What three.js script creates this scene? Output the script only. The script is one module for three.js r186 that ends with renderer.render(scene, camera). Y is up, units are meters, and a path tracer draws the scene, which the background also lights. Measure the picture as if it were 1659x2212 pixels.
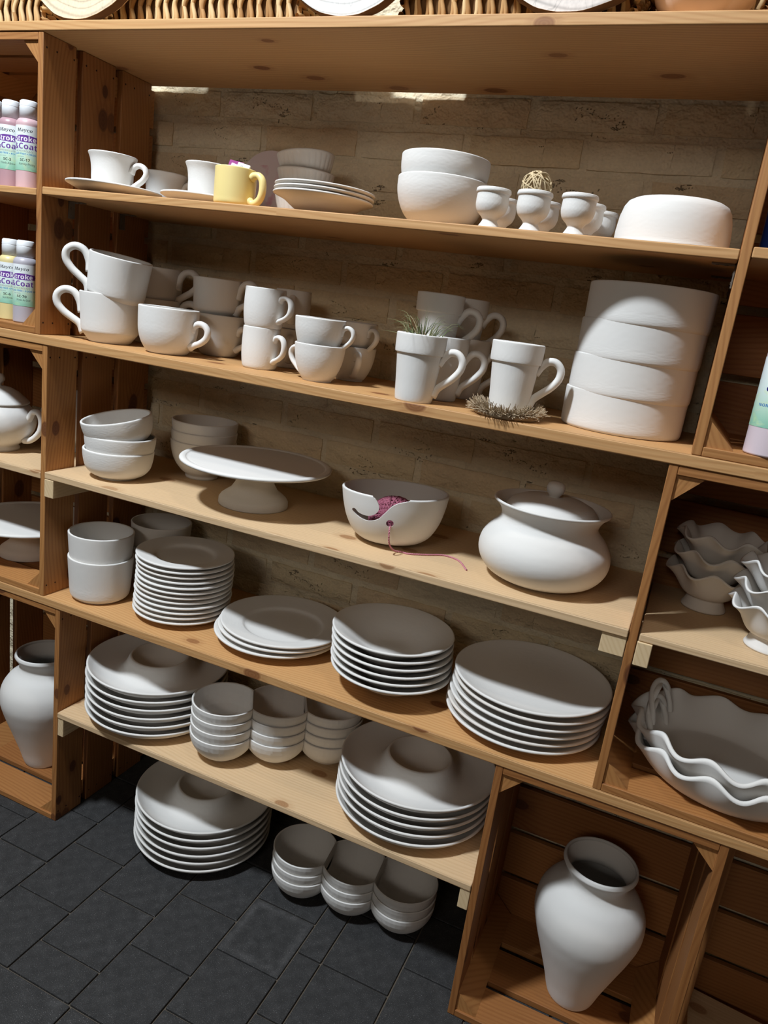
import * as THREE from 'three';
import { RoundedBoxGeometry } from 'three/addons/geometries/RoundedBoxGeometry.js';
import { mergeGeometries, mergeVertices, toCreasedNormals } from 'three/addons/utils/BufferGeometryUtils.js';
import { ImprovedNoise } from 'three/addons/math/ImprovedNoise.js';
import { RectAreaLightUniformsLib } from 'three/addons/lights/RectAreaLightUniformsLib.js';
import { Brush, Evaluator, SUBTRACTION } from 'three-bvh-csg';

// ---------------------------------------------------------------- camera, light, exposure
const scene = new THREE.Scene();
scene.background = new THREE.Color(0x000000);
const camera = new THREE.PerspectiveCamera(69.27, 1659 / 2212, 0.05, 30);
camera.position.set(0.37478, 1.15929, 1.04634);
camera.rotation.order = 'YXZ';
camera.rotation.set(-0.26132, 0.37178, 0.13820);
scene.add(camera);
const renderer = new THREE.WebGLRenderer({ antialias: true });
renderer.toneMapping = THREE.LinearToneMapping;
renderer.toneMappingExposure = 1.1;
renderer.shadowMap.enabled = true;
RectAreaLightUniformsLib.init();

// ceiling panel over the left of the rack (cool), a spot above the right, and a far pair of panels deep in the shop
const LAMPS = [
  { pos: [-0.82, 3.00, 1.18], size: [0.21, 0.21], aim: [-0.2, 0.6, -0.1], color: 0xe8f2fb, power: 570, glow: 4 },
  { pos: [0.40, 3.00, 0.60], size: [0.14, 0.14], aim: [-0.1, 0.9, -0.1], color: 0xfff2e4, power: 80, glow: 4 },
  { pos: [-0.15, 2.60, 4.3], size: [1.2, 0.6], aim: [-0.1, 0.8, -0.2], color: 0xfff6ec, power: 4.8, glow: 3 },
];
const CEIL = 3.2;

// ---------------------------------------------------------------- helpers
const D2R = Math.PI / 180;
function rng(seed) { let a = seed >>> 0; return () => { a |= 0; a = a + 0x6D2B79F5 | 0; let t = Math.imul(a ^ a >>> 15, 1 | a); t = t + Math.imul(t ^ t >>> 7, 61 | t) ^ t; return ((t ^ t >>> 14) >>> 0) / 4294967296; }; }
const R0 = rng(20241);
const rr = (a, b, f = R0) => a + (b - a) * f();
const perlin = new ImprovedNoise();
const nz = (x, y, z = 0) => perlin.noise(x, y, z);
function fbm(x, y, z, o = 4) { let s = 0, a = 0.5; for (let i = 0; i < o; i++) { s += a * nz(x, y, z + i * 7.3); x *= 2.03; y *= 2.03; a *= 0.5; } return s; }
const names = {};
function numbered(n) { const k = names[n] = (names[n] ?? -1) + 1; return k ? `${n}_${String(k).padStart(3, '0')}` : n; }
function shadow(o) { o.castShadow = true; o.receiveShadow = true; return o; }
function tag(o, label, category, group, kind) { o.userData.label = label; o.userData.category = category; if (group) o.userData.group = group; if (kind) o.userData.kind = kind; return o; }
function thing(name, label, category, pos = [0, 0, 0], group) { const g = new THREE.Group(); g.name = numbered(name); g.position.set(...pos); scene.add(g); return tag(g, label, category, group); }
function part(name, geo, mat, parent, label) { const m = shadow(new THREE.Mesh(geo, mat)); m.name = name; parent.add(m); if (label) m.userData.label = label; return m; }
function solo(name, geo, mat, label, category, pos = [0, 0, 0], group) { const m = shadow(new THREE.Mesh(geo, mat)); m.name = numbered(name); m.position.set(...pos); scene.add(m); return tag(m, label, category, group); }
function struct(name, geo, mat, label, cat = 'room') { const m = shadow(new THREE.Mesh(geo, mat)); m.name = name; scene.add(m); m.userData = { kind: 'structure', label, category: cat }; return m; }
function dup(o, label, pos, turn) { const c = o.clone(); c.name = numbered(o.name.replace(/_\d{3}$/, '')); scene.add(c); c.userData = { ...o.userData, label }; if (pos) c.position.set(...pos); if (turn !== undefined) c.rotation.set(0, turn, 0); return c; }
const ORD = ['topmost', 'second', 'third', 'fourth', 'fifth', 'sixth', 'seventh', 'eighth', 'ninth', 'tenth', 'eleventh', 'bottom'];

// ---------------------------------------------------------------- textures
function dataTex(w, h, fn, srgb = true) {
  const d = new Uint8Array(w * h * 4); const c = [0, 0, 0];
  for (let j = 0; j < h; j++) for (let i = 0; i < w; i++) { fn(i / w, j / h, c, i, j); const k = (j * w + i) * 4; d[k] = Math.max(0, Math.min(255, c[0])); d[k + 1] = Math.max(0, Math.min(255, c[1])); d[k + 2] = Math.max(0, Math.min(255, c[2])); d[k + 3] = 255; }
  const t = new THREE.DataTexture(d, w, h, THREE.RGBAFormat); t.magFilter = THREE.LinearFilter; t.minFilter = THREE.LinearMipmapLinearFilter; t.generateMipmaps = true; t.wrapS = t.wrapT = THREE.RepeatWrapping; if (srgb) t.colorSpace = THREE.SRGBColorSpace; t.needsUpdate = true; return t;
}
// pine: u across the grain (0.5 m), v along it (1 m); knots bend the grain around them
const WU = 0.5, WV = 1.0;
function pine(seed, knots, lo, hi, knotCol) {
  const f = rng(seed); const ks = [];
  for (let i = 0; i < knots; i++) ks.push([f(), f(), rr(0.006, 0.013, f), rr(0.6, 1, f)]);
  return dataTex(640, 1024, (u, v, c) => {
    const x = u * WU, y = v * WV; let g = x, dark = 0;
    const wv = 0.012 * Math.sin(2 * Math.PI * v + seed) + 0.006 * Math.sin(2 * Math.PI * (2 * v + u));
    g += wv;
    for (const [ku, kv, kr, st] of ks) {
      let dx = (u - ku); dx -= Math.round(dx); let dy = (v - kv); dy -= Math.round(dy); dx *= WU; dy *= WV * 0.62;
      const d = Math.hypot(dx, dy) / kr;
      if (d < 6) { g += Math.sign(dx || 1) * kr * 0.9 * Math.exp(-d * d * 0.22) * st; if (d < 1.25) dark = Math.max(dark, st * (d < 0.85 ? 0.88 + 0.08 * Math.sin(d * 16) : (1.25 - d) / 0.4)); else if (d < 2.2) dark = Math.max(dark, 0.16 * (2.2 - d)); }
    }
    const b = 0.5 + 0.5 * Math.sin(g * 2 * Math.PI / 0.0078 + 2.2 * nz(g * 60, y * 1.2, seed));
    const ring = Math.pow(b, 2.2);
    const fine = nz(x * 900, y * 14, seed) * 0.5 + nz(x * 300, y * 6, seed + 4) * 0.5;
    const broad = nz(x * 12, y * 1.6, seed + 9);
    let t = 0.26 + 0.58 * ring * (0.6 + 0.4 * broad) - 0.12 * broad + 0.10 * fine;
    t = Math.max(0, Math.min(1, t));
    for (let k = 0; k < 3; k++) { const q = hi[k] + (lo[k] - hi[k]) * t; c[k] = q + (knotCol[k] - q) * Math.min(1, dark); }
  });
}
const pineTex = pine(11, 9, [190, 150, 104], [224, 194, 152], [128, 84, 52]);
const crateTex = pine(29, 12, [164, 116, 70], [208, 164, 112], [84, 46, 26]);
const paleTex = pine(47, 10, [214, 192, 158], [236, 220, 192], [160, 122, 86]);
const grainBump = dataTex(512, 512, (u, v, c) => { const s = 128 + 70 * nz(u * 160, v * 6, 3) + 50 * nz(u * 64, v * 3, 8); c[0] = c[1] = c[2] = s; }, false);
const wood = (map, color, rough = 0.62) => new THREE.MeshStandardMaterial({ map, color, roughness: rough, bumpMap: grainBump, bumpScale: 0.0006 });
const M = {};
M.shelf = wood(pineTex, 0xeed8bc); M.shelfTop = wood(pineTex, 0xeed8bc);
M.crate = wood(crateTex, 0xd8c0a2); M.crateB = wood(crateTex, 0xc8ac8c); M.crateC = wood(crateTex, 0xe6d2b6);
M.pale = wood(paleTex, 0xeedcc8, 0.7); M.batten = wood(paleTex, 0xf4e8d4, 0.8);
M.nail = new THREE.MeshStandardMaterial({ color: 0x2a1408, roughness: 0.9 });
M.metal = new THREE.MeshStandardMaterial({ color: 0x9a9894, metalness: 0.9, roughness: 0.42 });
const clayBump = dataTex(256, 256, (u, v, c) => { c[0] = c[1] = c[2] = 128 + 90 * nz(u * 60, v * 60, 2) + 40 * nz(u * 120, v * 120, 5); }, false);
M.clay = new THREE.MeshStandardMaterial({ color: 0xe0ddd8, roughness: 0.88, bumpMap: clayBump, bumpScale: 0.00022 });
M.clayB = new THREE.MeshStandardMaterial({ color: 0xdcd6ce, roughness: 0.9, bumpMap: clayBump, bumpScale: 0.00022 });
M.yellow = new THREE.MeshStandardMaterial({ color: 0xf3dc94, roughness: 0.42 });
const wallTex = dataTex(768, 768, (u, v, c) => {
  const a = fbm(u * 9, v * 9, 1, 5), b = nz(u * 130, v * 130, 4), d = fbm(u * 26, v * 26, 7, 3);
  const crack = Math.abs(fbm(u * 7, v * 22, 12, 4)) < 0.0028 && nz(u * 6, v * 9, 3) > 0.30 ? 1 : 0;
  const s = 1 + 0.07 * a + 0.03 * b + 0.04 * d - 0.30 * crack;
  c[0] = 218 * s; c[1] = 205 * s; c[2] = 176 * s;
});
const wallBump = dataTex(768, 768, (u, v, c) => {
  const a = fbm(u * 18, v * 26, 21, 5), b = nz(u * 150, v * 150, 6);
  const crack = Math.abs(fbm(u * 7, v * 22, 12, 4)) < 0.0028 && nz(u * 6, v * 9, 3) > 0.30 ? 1 : 0;
  c[0] = c[1] = c[2] = 150 + 120 * a + 14 * b - 110 * crack;
}, false);
M.brick = new THREE.MeshStandardMaterial({ map: wallTex, bumpMap: wallBump, bumpScale: 0.013, roughness: 0.95 });
M.brickB = new THREE.MeshStandardMaterial({ map: wallTex, bumpMap: wallBump, bumpScale: 0.014, roughness: 0.95, color: 0xfaf4ea });
M.brickC = new THREE.MeshStandardMaterial({ map: wallTex, bumpMap: wallBump, bumpScale: 0.014, roughness: 0.95, color: 0xf8eee4 });
const paverTex = (seed, pale) => dataTex(512, 512, (u, v, c) => {
  const a = fbm(u * 7, v * 7, seed, 4), b = nz(u * 190, v * 190, seed), e = Math.max(0, nz(u * 150, v * 150, seed + 3) - 0.36) * 3.0;
  const ex = Math.min(u, 1 - u), ey = Math.min(v, 1 - v), m = Math.min(ex, ey) + 0.05 * fbm(u * 9, v * 9, seed + 5, 3);
  const ef = pale ? Math.max(0, 1 - Math.abs(m - 0.07) / 0.08) * 0.45 * (0.55 + 0.9 * Math.max(0, nz(u * 2.2, v * 2.2, seed + 1) + 0.3)) : 0;
  const st = Math.max(0, fbm(u * 5, v * 5, seed + 9, 4) - 0.2) * 1.6;
  const s = 43 + 20 * a + 10 * b + 120 * e + 46 * ef + 30 * st;
  c[0] = s; c[1] = s * 0.985; c[2] = s * 0.985;
});
const paverBump = dataTex(512, 512, (u, v, c) => { c[0] = c[1] = c[2] = 128 + 70 * nz(u * 120, v * 120, 2) + 60 * nz(u * 220, v * 220, 9); }, false);
M.pavers = [paverTex(3, false), paverTex(17, false), paverTex(31, true), paverTex(43, false)].map(t => new THREE.MeshStandardMaterial({ map: t, bumpMap: paverBump, bumpScale: 0.0009, roughness: 0.8 }));
M.sand = new THREE.MeshStandardMaterial({ color: 0x5a5146, roughness: 1 });
M.plaster = new THREE.MeshStandardMaterial({ color: 0x5a5046, roughness: 0.95 });
M.ceil = new THREE.MeshStandardMaterial({ color: 0x8a8278, roughness: 0.95 });

// ---------------------------------------------------------------- geometry builders
// a plank with rounded edges; grain axis 'x' | 'y' | 'z', uv in metres, its own cut of the texture
function plank(lx, ly, lz, grain, bevel = 0.0014) {
  const g = new RoundedBoxGeometry(lx, ly, lz, 1, Math.min(bevel, lx / 3, ly / 3, lz / 3));
  const p = g.attributes.position, n = g.attributes.normal, uv = g.attributes.uv, ou = R0(), ov = R0();
  for (let i = 0; i < p.count; i++) {
    const P = [p.getX(i), p.getY(i), p.getZ(i)], N = [Math.abs(n.getX(i)), Math.abs(n.getY(i)), Math.abs(n.getZ(i))];
    const gi = 'xyz'.indexOf(grain); const m = N[0] > N[1] && N[0] > N[2] ? 0 : N[1] > N[2] ? 1 : 2;
    const a = (gi + 1) % 3, b = (gi + 2) % 3;
    let u, v;
    if (m === gi) { u = P[a] + 0.6 * P[b]; v = P[b] * 0.4; } else { const o = m === a ? b : a; u = P[o] + 0.31 * P[m]; v = P[gi]; }
    uv.setXY(i, u / WU + ou, v / WV + ov);
  }
  return g;
}
function spline2(pts, n) { const c = new THREE.CatmullRomCurve3(pts.map(p => new THREE.Vector3(p[0], p[1], 0)), false, 'centripetal'); return c.getPoints(n).map(v => [Math.max(0, v.x), v.y]); }
function lathe(pts, seg = 56) { return new THREE.LatheGeometry(pts.map(p => new THREE.Vector2(Math.max(p[0], 0), p[1])), seg); }
// wall: samples of the outside from foot to rim; t thickness; foot: radius of the foot ring, its height
function vessel(wall, t, o = {}) {
  const w = spline2(wall, o.n ?? 28), seg = o.seg ?? 56, out = [];
  const r0 = w[0][0], fh = o.foot ?? 0;
  if (fh) out.push([0, fh * 0.6], [r0 - 0.006, fh * 0.6], [r0 - 0.0045, 0.0004], [r0 - 0.0035, 0], [r0 - 0.0008, 0], [r0, 0.0008], [r0, fh * 0.8]);
  else out.push([0, w[0][1]], [r0 * 0.6, w[0][1]], [r0 - 0.003, w[0][1]], [r0 - 0.001, w[0][1] + 0.0003]);
  for (const p of w) out.push([p[0], p[1] + fh]);
  const inn = [];
  for (let i = 0; i < w.length; i++) {
    const a = w[Math.max(0, i - 1)], b = w[Math.min(w.length - 1, i + 1)]; const dx = b[0] - a[0], dy = b[1] - a[1], l = Math.hypot(dx, dy) || 1;
    const x = w[i][0] - dy / l * t, y = Math.max(w[i][1] + dx / l * t, w[0][1] + t * 0.9); inn.push([Math.max(0, x), y + fh]);
  }
  const e = w[w.length - 1], f = inn[inn.length - 1]; const cx = (e[0] + f[0]) / 2, cy = (e[1] + fh + f[1]) / 2;
  const a0 = Math.atan2(e[1] + fh - cy, e[0] - cx), rad = Math.hypot(e[0] - cx, e[1] + fh - cy);
  for (let k = 1; k < 6; k++) { const a = a0 + Math.PI * k / 6; out.push([cx + rad * Math.cos(a), cy + rad * Math.sin(a)]); }
  inn.reverse(); for (const p of inn) out.push(p);
  const l = out[out.length - 1]; if (l[0] > 0.004) out.push([l[0] * 0.5, l[1]]);
  out.push([0, l[1]]);
  return lathe(out, seg);
}
// thin dished sheet (plates): curve of the upper face from the centre out, t thickness, optional foot ring radius
function dish(curve, t, n = 40, seg = 64, footR = 0, footH = 0) {
  const w = spline2(curve, n); const up = [], lo = [];
  for (let i = 0; i < w.length; i++) {
    const a = w[Math.max(0, i - 1)], b = w[Math.min(w.length - 1, i + 1)]; const dx = b[0] - a[0], dy = b[1] - a[1], l = Math.hypot(dx, dy) || 1;
    up.push(w[i]); lo.push([i ? Math.max(0, w[i][0] + dy / l * t) : 0, w[i][1] - dx / l * t]);
  }
  const out = [];
  for (let i = 0; i < lo.length; i++) { out.push(lo[i]); if (footR && i + 1 < lo.length && lo[i][0] < footR && lo[i + 1][0] >= footR) { const y = lo[i][1]; out.push([footR - 0.004, y], [footR - 0.0034, y - footH], [footR, y - footH], [footR + 0.001, y]); } }
  const e = lo[lo.length - 1], f = up[up.length - 1], cx = (e[0] + f[0]) / 2, cy = (e[1] + f[1]) / 2, a0 = Math.atan2(e[1] - cy, e[0] - cx), rad = Math.hypot(e[0] - cx, e[1] - cy);
  for (let k = 1; k < 6; k++) { const a = a0 + Math.PI * k / 6; out.push([cx + rad * Math.cos(a), cy + rad * Math.sin(a)]); }
  up.reverse(); for (const p of up) out.push(p);
  let my = Infinity; for (const p of out) my = Math.min(my, p[1]); for (const p of out) p[1] -= my;
  return lathe(out, seg);
}
// a rod swept through points in the plane (radial x, height y); ra in the plane, rb across it; prof(s) scales it
function rod(pts, ra, rb, prof = () => 1, n = 40, m = 14) {
  const c = new THREE.CatmullRomCurve3(pts.map(p => new THREE.Vector3(p[0], p[1], p[2] ?? 0)), false, 'centripetal');
  const pos = [], idx = []; const B = new THREE.Vector3(0, 0, 1), N = new THREE.Vector3();
  for (let i = 0; i <= n; i++) {
    const s = i / n, P = c.getPointAt(s), T = c.getTangentAt(s); N.crossVectors(B, T).normalize(); const Bn = new THREE.Vector3().crossVectors(T, N).normalize(); const k = prof(s);
    for (let j = 0; j < m; j++) { const a = j / m * 2 * Math.PI; const q = P.clone().addScaledVector(N, Math.cos(a) * ra * k).addScaledVector(Bn, Math.sin(a) * rb * k); pos.push(q.x, q.y, q.z); }
  }
  for (let i = 0; i < n; i++) for (let j = 0; j < m; j++) { const a = i * m + j, b = i * m + (j + 1) % m, d = a + m, e = b + m; idx.push(a, b, e, a, e, d); }
  const P0 = c.getPointAt(0), P1 = c.getPointAt(1); pos.push(P0.x, P0.y, P0.z, P1.x, P1.y, P1.z); const q0 = (n + 1) * m, q1 = q0 + 1;
  for (let j = 0; j < m; j++) { idx.push(q0, (j + 1) % m, j, q1, n * m + j, n * m + (j + 1) % m); }
  const g = new THREE.BufferGeometry(); g.setAttribute('position', new THREE.Float32BufferAttribute(pos, 3)); g.setIndex(idx); g.setAttribute('uv', new THREE.Float32BufferAttribute(new Float32Array(pos.length / 3 * 2), 2)); g.computeVertexNormals(); return g;
}
function tube3(points, r, seg = 24, rad = 6) { return new THREE.TubeGeometry(new THREE.CatmullRomCurve3(points.map(p => new THREE.Vector3(...p))), seg, r, rad, false); }
// parametric double-walled surface: f(s, a, side) -> [x,y,z], s from centre bottom (0) to rim (1), side 0 outside 1 inside
function doubleWall(f, ns = 20, na = 72) {
  const pos = [], idx = [], rows = [];
  for (let i = 0; i <= ns; i++) rows.push([i / ns, 0]);
  rows.push([1, 0.5]);
  for (let i = ns; i >= 0; i--) rows.push([i / ns, 1]);
  for (const [s, side] of rows) for (let j = 0; j < na; j++) pos.push(...f(s, j / na * 2 * Math.PI, side));
  for (let i = 0; i + 1 < rows.length; i++) for (let j = 0; j < na; j++) { const a = i * na + j, b = i * na + (j + 1) % na, d = a + na, e = b + na; idx.push(a, d, e, a, e, b); }
  const g = new THREE.BufferGeometry(); g.setAttribute('position', new THREE.Float32BufferAttribute(pos, 3)); g.setIndex(idx); g.setAttribute('uv', new THREE.Float32BufferAttribute(new Float32Array(pos.length / 3 * 2), 2)); g.computeVertexNormals(); return g;
}

// ---------------------------------------------------------------- room
const xL = [-0.7595, -0.7404, -0.6958], xR = [0.3832, 0.3600, 0.2135];    // crate faces, top to bottom crate
const CH = 0.5, TB = 0.017, WZ = -0.302;
const yD = [0.5, 0.517], yB = [1.017, 1.034], yA = [1.534, 1.5495];
const S1 = 1.291, S2 = yB[1], S3 = 0.777, S4 = yD[1], S5 = 0.269;

{ // back wall: painted bricks standing a little proud of painted mortar
  const g = new THREE.BoxGeometry(6, 3.2, 0.1); const uv = g.attributes.uv; for (let i = 0; i < uv.count; i++) uv.setXY(i, uv.getX(i) * 10, uv.getY(i) * 5.33);
  const w = struct('wall_back', g, M.brick, 'cream painted rough brick wall behind the shelves', 'wall'); w.position.set(0, 1.6, WZ - 0.0535);
  const f = rng(77), variants = [];
  for (let k = 0; k < 6; k++) {
    const b = new THREE.BoxGeometry(0.195, 0.0447, 0.012, 9, 3, 1), p = b.attributes.position, bu = b.attributes.uv;
    for (let i = 0; i < p.count; i++) {
      const x = p.getX(i), y = p.getY(i), z = p.getZ(i), ed = Math.abs(x) > 0.097 || Math.abs(y) > 0.0222;
      const jx = 0.0022 * nz(x * 60, y * 90, k * 5), jy = 0.0020 * nz(x * 45 + 9, y * 60, k * 5 + 2);
      p.setXYZ(i, x + jx, y + jy, z > 0 ? z - (ed ? 0.0032 + 0.002 * nz(x * 70, y * 70, k) : -0.0018 * nz(x * 40, y * 60, k * 3)) : z);
      bu.setXY(i, (x + 0.5) / 0.6 + k * 0.37, (y + 0.3) / 0.6 + k * 0.21);
    }
    b.computeVertexNormals(); variants.push(b);
  }
  for (let row = 0; row < 27; row++) {
    const yc = 1.5105 + 0.0582 - row * 0.0582; const half = (row % 2 === 1) ? 0.016 : 0.1155;
    for (let c = -5; c <= 3; c++) {
      const xc = half + 0.209 * c + 0.1045; if (xc < -1.15 || xc > 0.85) continue;
      const m = shadow(new THREE.Mesh(variants[Math.floor(f() * 6)], [M.brick, M.brickB, M.brickC][Math.floor(f() * 3)])); m.name = 'brick';
      m.position.set(xc + (f() - 0.5) * 0.004, yc + (f() - 0.5) * 0.002, WZ - 0.0038 + (f() - 0.5) * 0.0016).sub(w.position); m.rotation.z = (f() - 0.5) * 0.012; if (f() < 0.5) m.rotation.z += Math.PI; w.add(m);
    }
  }
}
{ // paved floor
  const g = new THREE.BoxGeometry(6, 0.1, 5.4); const fl = struct('floor', g, M.sand, 'dark charcoal concrete paving with sandy joints', 'floor'); fl.position.set(0, -0.0545, 2.3);
  const f = rng(5), geos = {};
  const pav = (x0, x1, z0, z1) => {
    const w = x1 - x0 - 0.003, d = z1 - z0 - 0.003, key = w.toFixed(3) + d.toFixed(3);
    if (!geos[key]) { const b = new RoundedBoxGeometry(w, 0.04, d, 1, 0.0016); const p = b.attributes.position, uv = b.attributes.uv; for (let i = 0; i < p.count; i++) uv.setXY(i, p.getX(i) / w * Math.min(1, w / 0.13) + 0.5, p.getZ(i) / d * Math.min(1, d / 0.13) + 0.5); geos[key] = b; }
    const special = Math.abs((x0 + x1) / 2 + 0.142) < 0.02 && z0 > -0.06 && z1 < 0.11;
    const m = shadow(new THREE.Mesh(geos[key], special ? M.pavers[2] : M.pavers[[0, 1, 3][Math.floor(f() * 3)]])); m.name = 'paver';
    m.position.set((x0 + x1) / 2, -0.0202 + (f() - 0.5) * 0.0012, (z0 + z1) / 2).sub(fl.position); m.rotation.set((f() - 0.5) * 0.005, 0, (f() - 0.5) * 0.005); fl.add(m);
  };
  const cols = [[-1.154, -1.02, 0.0235], [-1.02, -0.886, 0.0925], [-0.886, -0.752, 0.0235], [-0.752, -0.6185, 0.095], [-0.6185, -0.4845, 0.0235], [-0.4845, -0.3465, 0.0935], [-0.3465, -0.2095, 0.022], [-0.2095, -0.0755, 0.092], [-0.0755, -0.0245, 0.0235], [-0.0245, 0.11, 0.0225], [0.11, 0.245, 0.0935], [0.245, 0.38, 0.0225], [0.38, 0.515, 0.0935], [0.515, 0.65, 0.0225], [0.65, 0.785, 0.0935]];
  for (const [a, b, z] of cols) { let zs = z; while (zs > -0.3) zs -= 0.1415; for (let q = zs; q < 0.30; q += 0.1415) { const z1 = Math.min(q + 0.1415, 0.305); if (z1 - q > 0.03) pav(a, b, q, z1); } }
  for (let x = -1.16, k = 0; x < 0.8; x += 0.205, k++) for (let z = 0.305; z < 0.6; z += 0.1365) pav(x + (k % 2 ? 0 : 0), x + 0.205, z, z + 0.1365);
}
{ // the rest of the shop, behind and beside the camera
  const b = (w, h, d, x, y, z, n, m, l) => { const s = struct(n, new THREE.BoxGeometry(w, h, d), m, l, n.startsWith('ceil') ? 'ceiling' : 'wall'); s.position.set(x, y, z); return s; };
  b(6, 0.1, 5.4, 0, CEIL + 0.05, 2.3, 'ceiling', M.ceil, 'plain off-white ceiling of the shop');
  b(0.1, CEIL, 5.4, -3.05, CEIL / 2, 2.3, 'wall_left', M.plaster, 'plain beige plaster wall at the left of the shop');
  b(0.1, CEIL, 5.4, 3.05, CEIL / 2, 2.3, 'wall_right', M.plaster, 'plain beige plaster wall at the right of the shop');
  b(6.2, CEIL, 0.1, 0, CEIL / 2, 5.05, 'wall_front', M.plaster, 'plain beige plaster wall behind the viewer');
}
// ceiling lamps: housing, glowing diffuser and its light
LAMPS.forEach((L, i) => {
  const g = thing('ceiling_lamp', ['square white pendant lamp above the left of the rack', 'small warm pendant lamp above the right crates', 'large rectangular pendant lamp deep in the shop'][i], 'lamp', [L.pos[0], CEIL, L.pos[2]], 'pendant lamps');
  const drop = CEIL - L.pos[1], n = new THREE.Vector3(L.aim[0] - L.pos[0], L.aim[1] - L.pos[1], L.aim[2] - L.pos[2]).normalize(), w = L.size[0], h = L.size[1];
  const head = new THREE.Group(); head.name = 'lamp_head'; g.add(head); head.position.set(0, -drop, 0); head.lookAt(new THREE.Vector3(...L.aim));
  part('housing', new RoundedBoxGeometry(w + 0.02, h + 0.02, 0.04, 2, 0.006), M.ceil, head).position.z = -0.028;
  part('diffuser', new THREE.BoxGeometry(w, h, 0.004), new THREE.MeshStandardMaterial({ color: 0xffffff, emissive: L.color, emissiveIntensity: L.glow, roughness: 0.6 }), head).position.z = -0.005;
  part('stem', new THREE.CylinderGeometry(0.008, 0.008, drop - 0.02, 12), M.metal, g).position.y = -(drop - 0.02) / 2;
  const a = new THREE.RectAreaLight(L.color, L.power, w, h); a.position.set(...L.pos).addScaledVector(n, 0.01); a.lookAt(...L.aim); scene.add(a);
});

// ---------------------------------------------------------------- rack: crates and boards
const ZS = [[0, -0.0735], [-0.088, -0.170], [-0.188, -0.270]];
function crate(label, x0, y0, W, o = {}) {
  const D = o.D ?? 1, z0 = o.z0 ?? 0, mat = o.mat ?? M.crate, g = thing('wooden_crate', label, 'crate', [x0 + W / 2, y0, z0], 'stacked pine crates'); const t = 0.0125, T = 0.0125;
  const mats = [mat, M.crateB, M.crate]; let k = 0;
  for (const s of [-1, 1]) ZS.forEach(([a, b]) => {
    const p = part('side_board', plank(t, CH - 0.0006, (a - b) * D, 'y'), mats[(k++) % 3], g); p.position.set(s * (W / 2 - t / 2), CH / 2, (a + b) / 2 * D);
    for (const yy of [0.022, CH - 0.022]) for (const q of [-0.42, 0.1, 0.4]) { const n = part('nail', NAIL, M.nail, p); n.position.set(s * t / 2, yy - CH / 2, (a - b) * D * q); n.rotation.z = Math.PI / 2; }
  });
  for (const yy of [T / 2 + 0.0002, CH - T / 2 - 0.0005]) ZS.forEach(([a, b]) => { part(yy > 0.1 ? 'top_board' : 'bottom_board', plank(W - 2 * t, T, (a - b) * D, 'x'), mats[(k++) % 3], g).position.set(0, yy, (a + b) / 2 * D); });
  for (const sx of [-1, 1]) for (const sy of [0, 1]) {
    const sh = new THREE.Shape([new THREE.Vector2(0, 0), new THREE.Vector2(0.036, 0), new THREE.Vector2(0, 0.036)]); const e = new THREE.ExtrudeGeometry(sh, { depth: 0.262 * D, bevelEnabled: false });
    const uv = e.attributes.uv; for (let i = 0; i < uv.count; i++) uv.setXY(i, uv.getX(i) * 2 + uv.getY(i), uv.getY(i) + k * 0.13);
    e.scale(-sx, sy ? -1 : 1, 1); if ((-sx) * (sy ? -1 : 1) < 0) { const ix = e.index; const p = e.attributes.position, u = e.attributes.uv; for (let i = 0; i < p.count; i += 3) { for (const A of [p, u]) for (let c = 0; c < A.itemSize; c++) { const q = A.array[i * A.itemSize + c]; A.array[i * A.itemSize + c] = A.array[(i + 2) * A.itemSize + c]; A.array[(i + 2) * A.itemSize + c] = q; } } e.computeVertexNormals(); }
    const c = part('corner_block', e, M.crateC, g); c.position.set(sx * (W / 2 - t), sy ? CH - T - 0.0006 : T + 0.0003, -0.266 * D); k++;
  }
  for (const [a, b] of [[0.010, 0.091], [0.1035, 0.1955], [0.209, 0.3015], [0.3145, 0.407], [0.42, 0.49]]) part('back_board', plank(W - 0.004, b - a, 0.012, 'x'), mats[(k++) % 3], g).position.set(0, (a + b) / 2, -0.2765 * D);
  return g;
}
const NAIL = new THREE.CylinderGeometry(0.0017, 0.0017, 0.0006, 8);
const CW = 0.3442;
crate('honey pine crate at the top left holding paint bottles', xL[0] - CW, yB[1], CW);
crate('honey pine crate at the left holding teapots and a cake stand', xL[1] - CW, yD[1], CW, { mat: M.crateC });
crate('honey pine crate standing on the floor at the left around a tall vase', xL[2] - CW, 0, CW);
crate('pine crate at the upper right holding paint bottles', xR[0], yB[1], CW, { mat: M.crateC });
crate('pine crate at the right holding the wavy bowls and wavy baskets', xR[1], yD[1], CW);
crate('dark pine crate on the floor at the right around a tall vase', xR[2], 0, CW, { mat: M.crateB });
crate('dark shallow crate set back in the bottom right corner', 0.572, 0, 0.26, { D: 0.62, z0: -0.105, mat: M.crateB });
function longBoard(name, label, x0, x1, y0, y1, z0, z1, m) { const b = solo(name, plank(x1 - x0, y1 - y0, z0 - z1, 'x', 0.002), m, label, 'shelf board', [(x0 + x1) / 2, (y0 + y1) / 2, (z0 + z1) / 2]); return b; }
longBoard('shelf_board', 'long pine board across the very top, under the baskets', -1.15, 0.86, yA[0], yA[1], 0.002, -0.2845, M.shelfTop);
longBoard('shelf_board', 'long honey pine board carrying the mugs, between the crates', -1.13, 0.86, yB[0], yB[1], 0.002, -0.2975, M.shelf);
longBoard('shelf_board', 'long honey pine board carrying the plate stacks, between the crates', -1.10, 0.86, yD[0], yD[1], 0.002, -0.2975, M.shelf);
longBoard('shelf_board', 'pine shelf carrying egg cups, yellow mug and big bowls', xL[0] + 0.0006, xR[0] - 0.0006, S1 - 0.0135, S1, 0.0, -0.2975, M.shelf);
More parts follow.
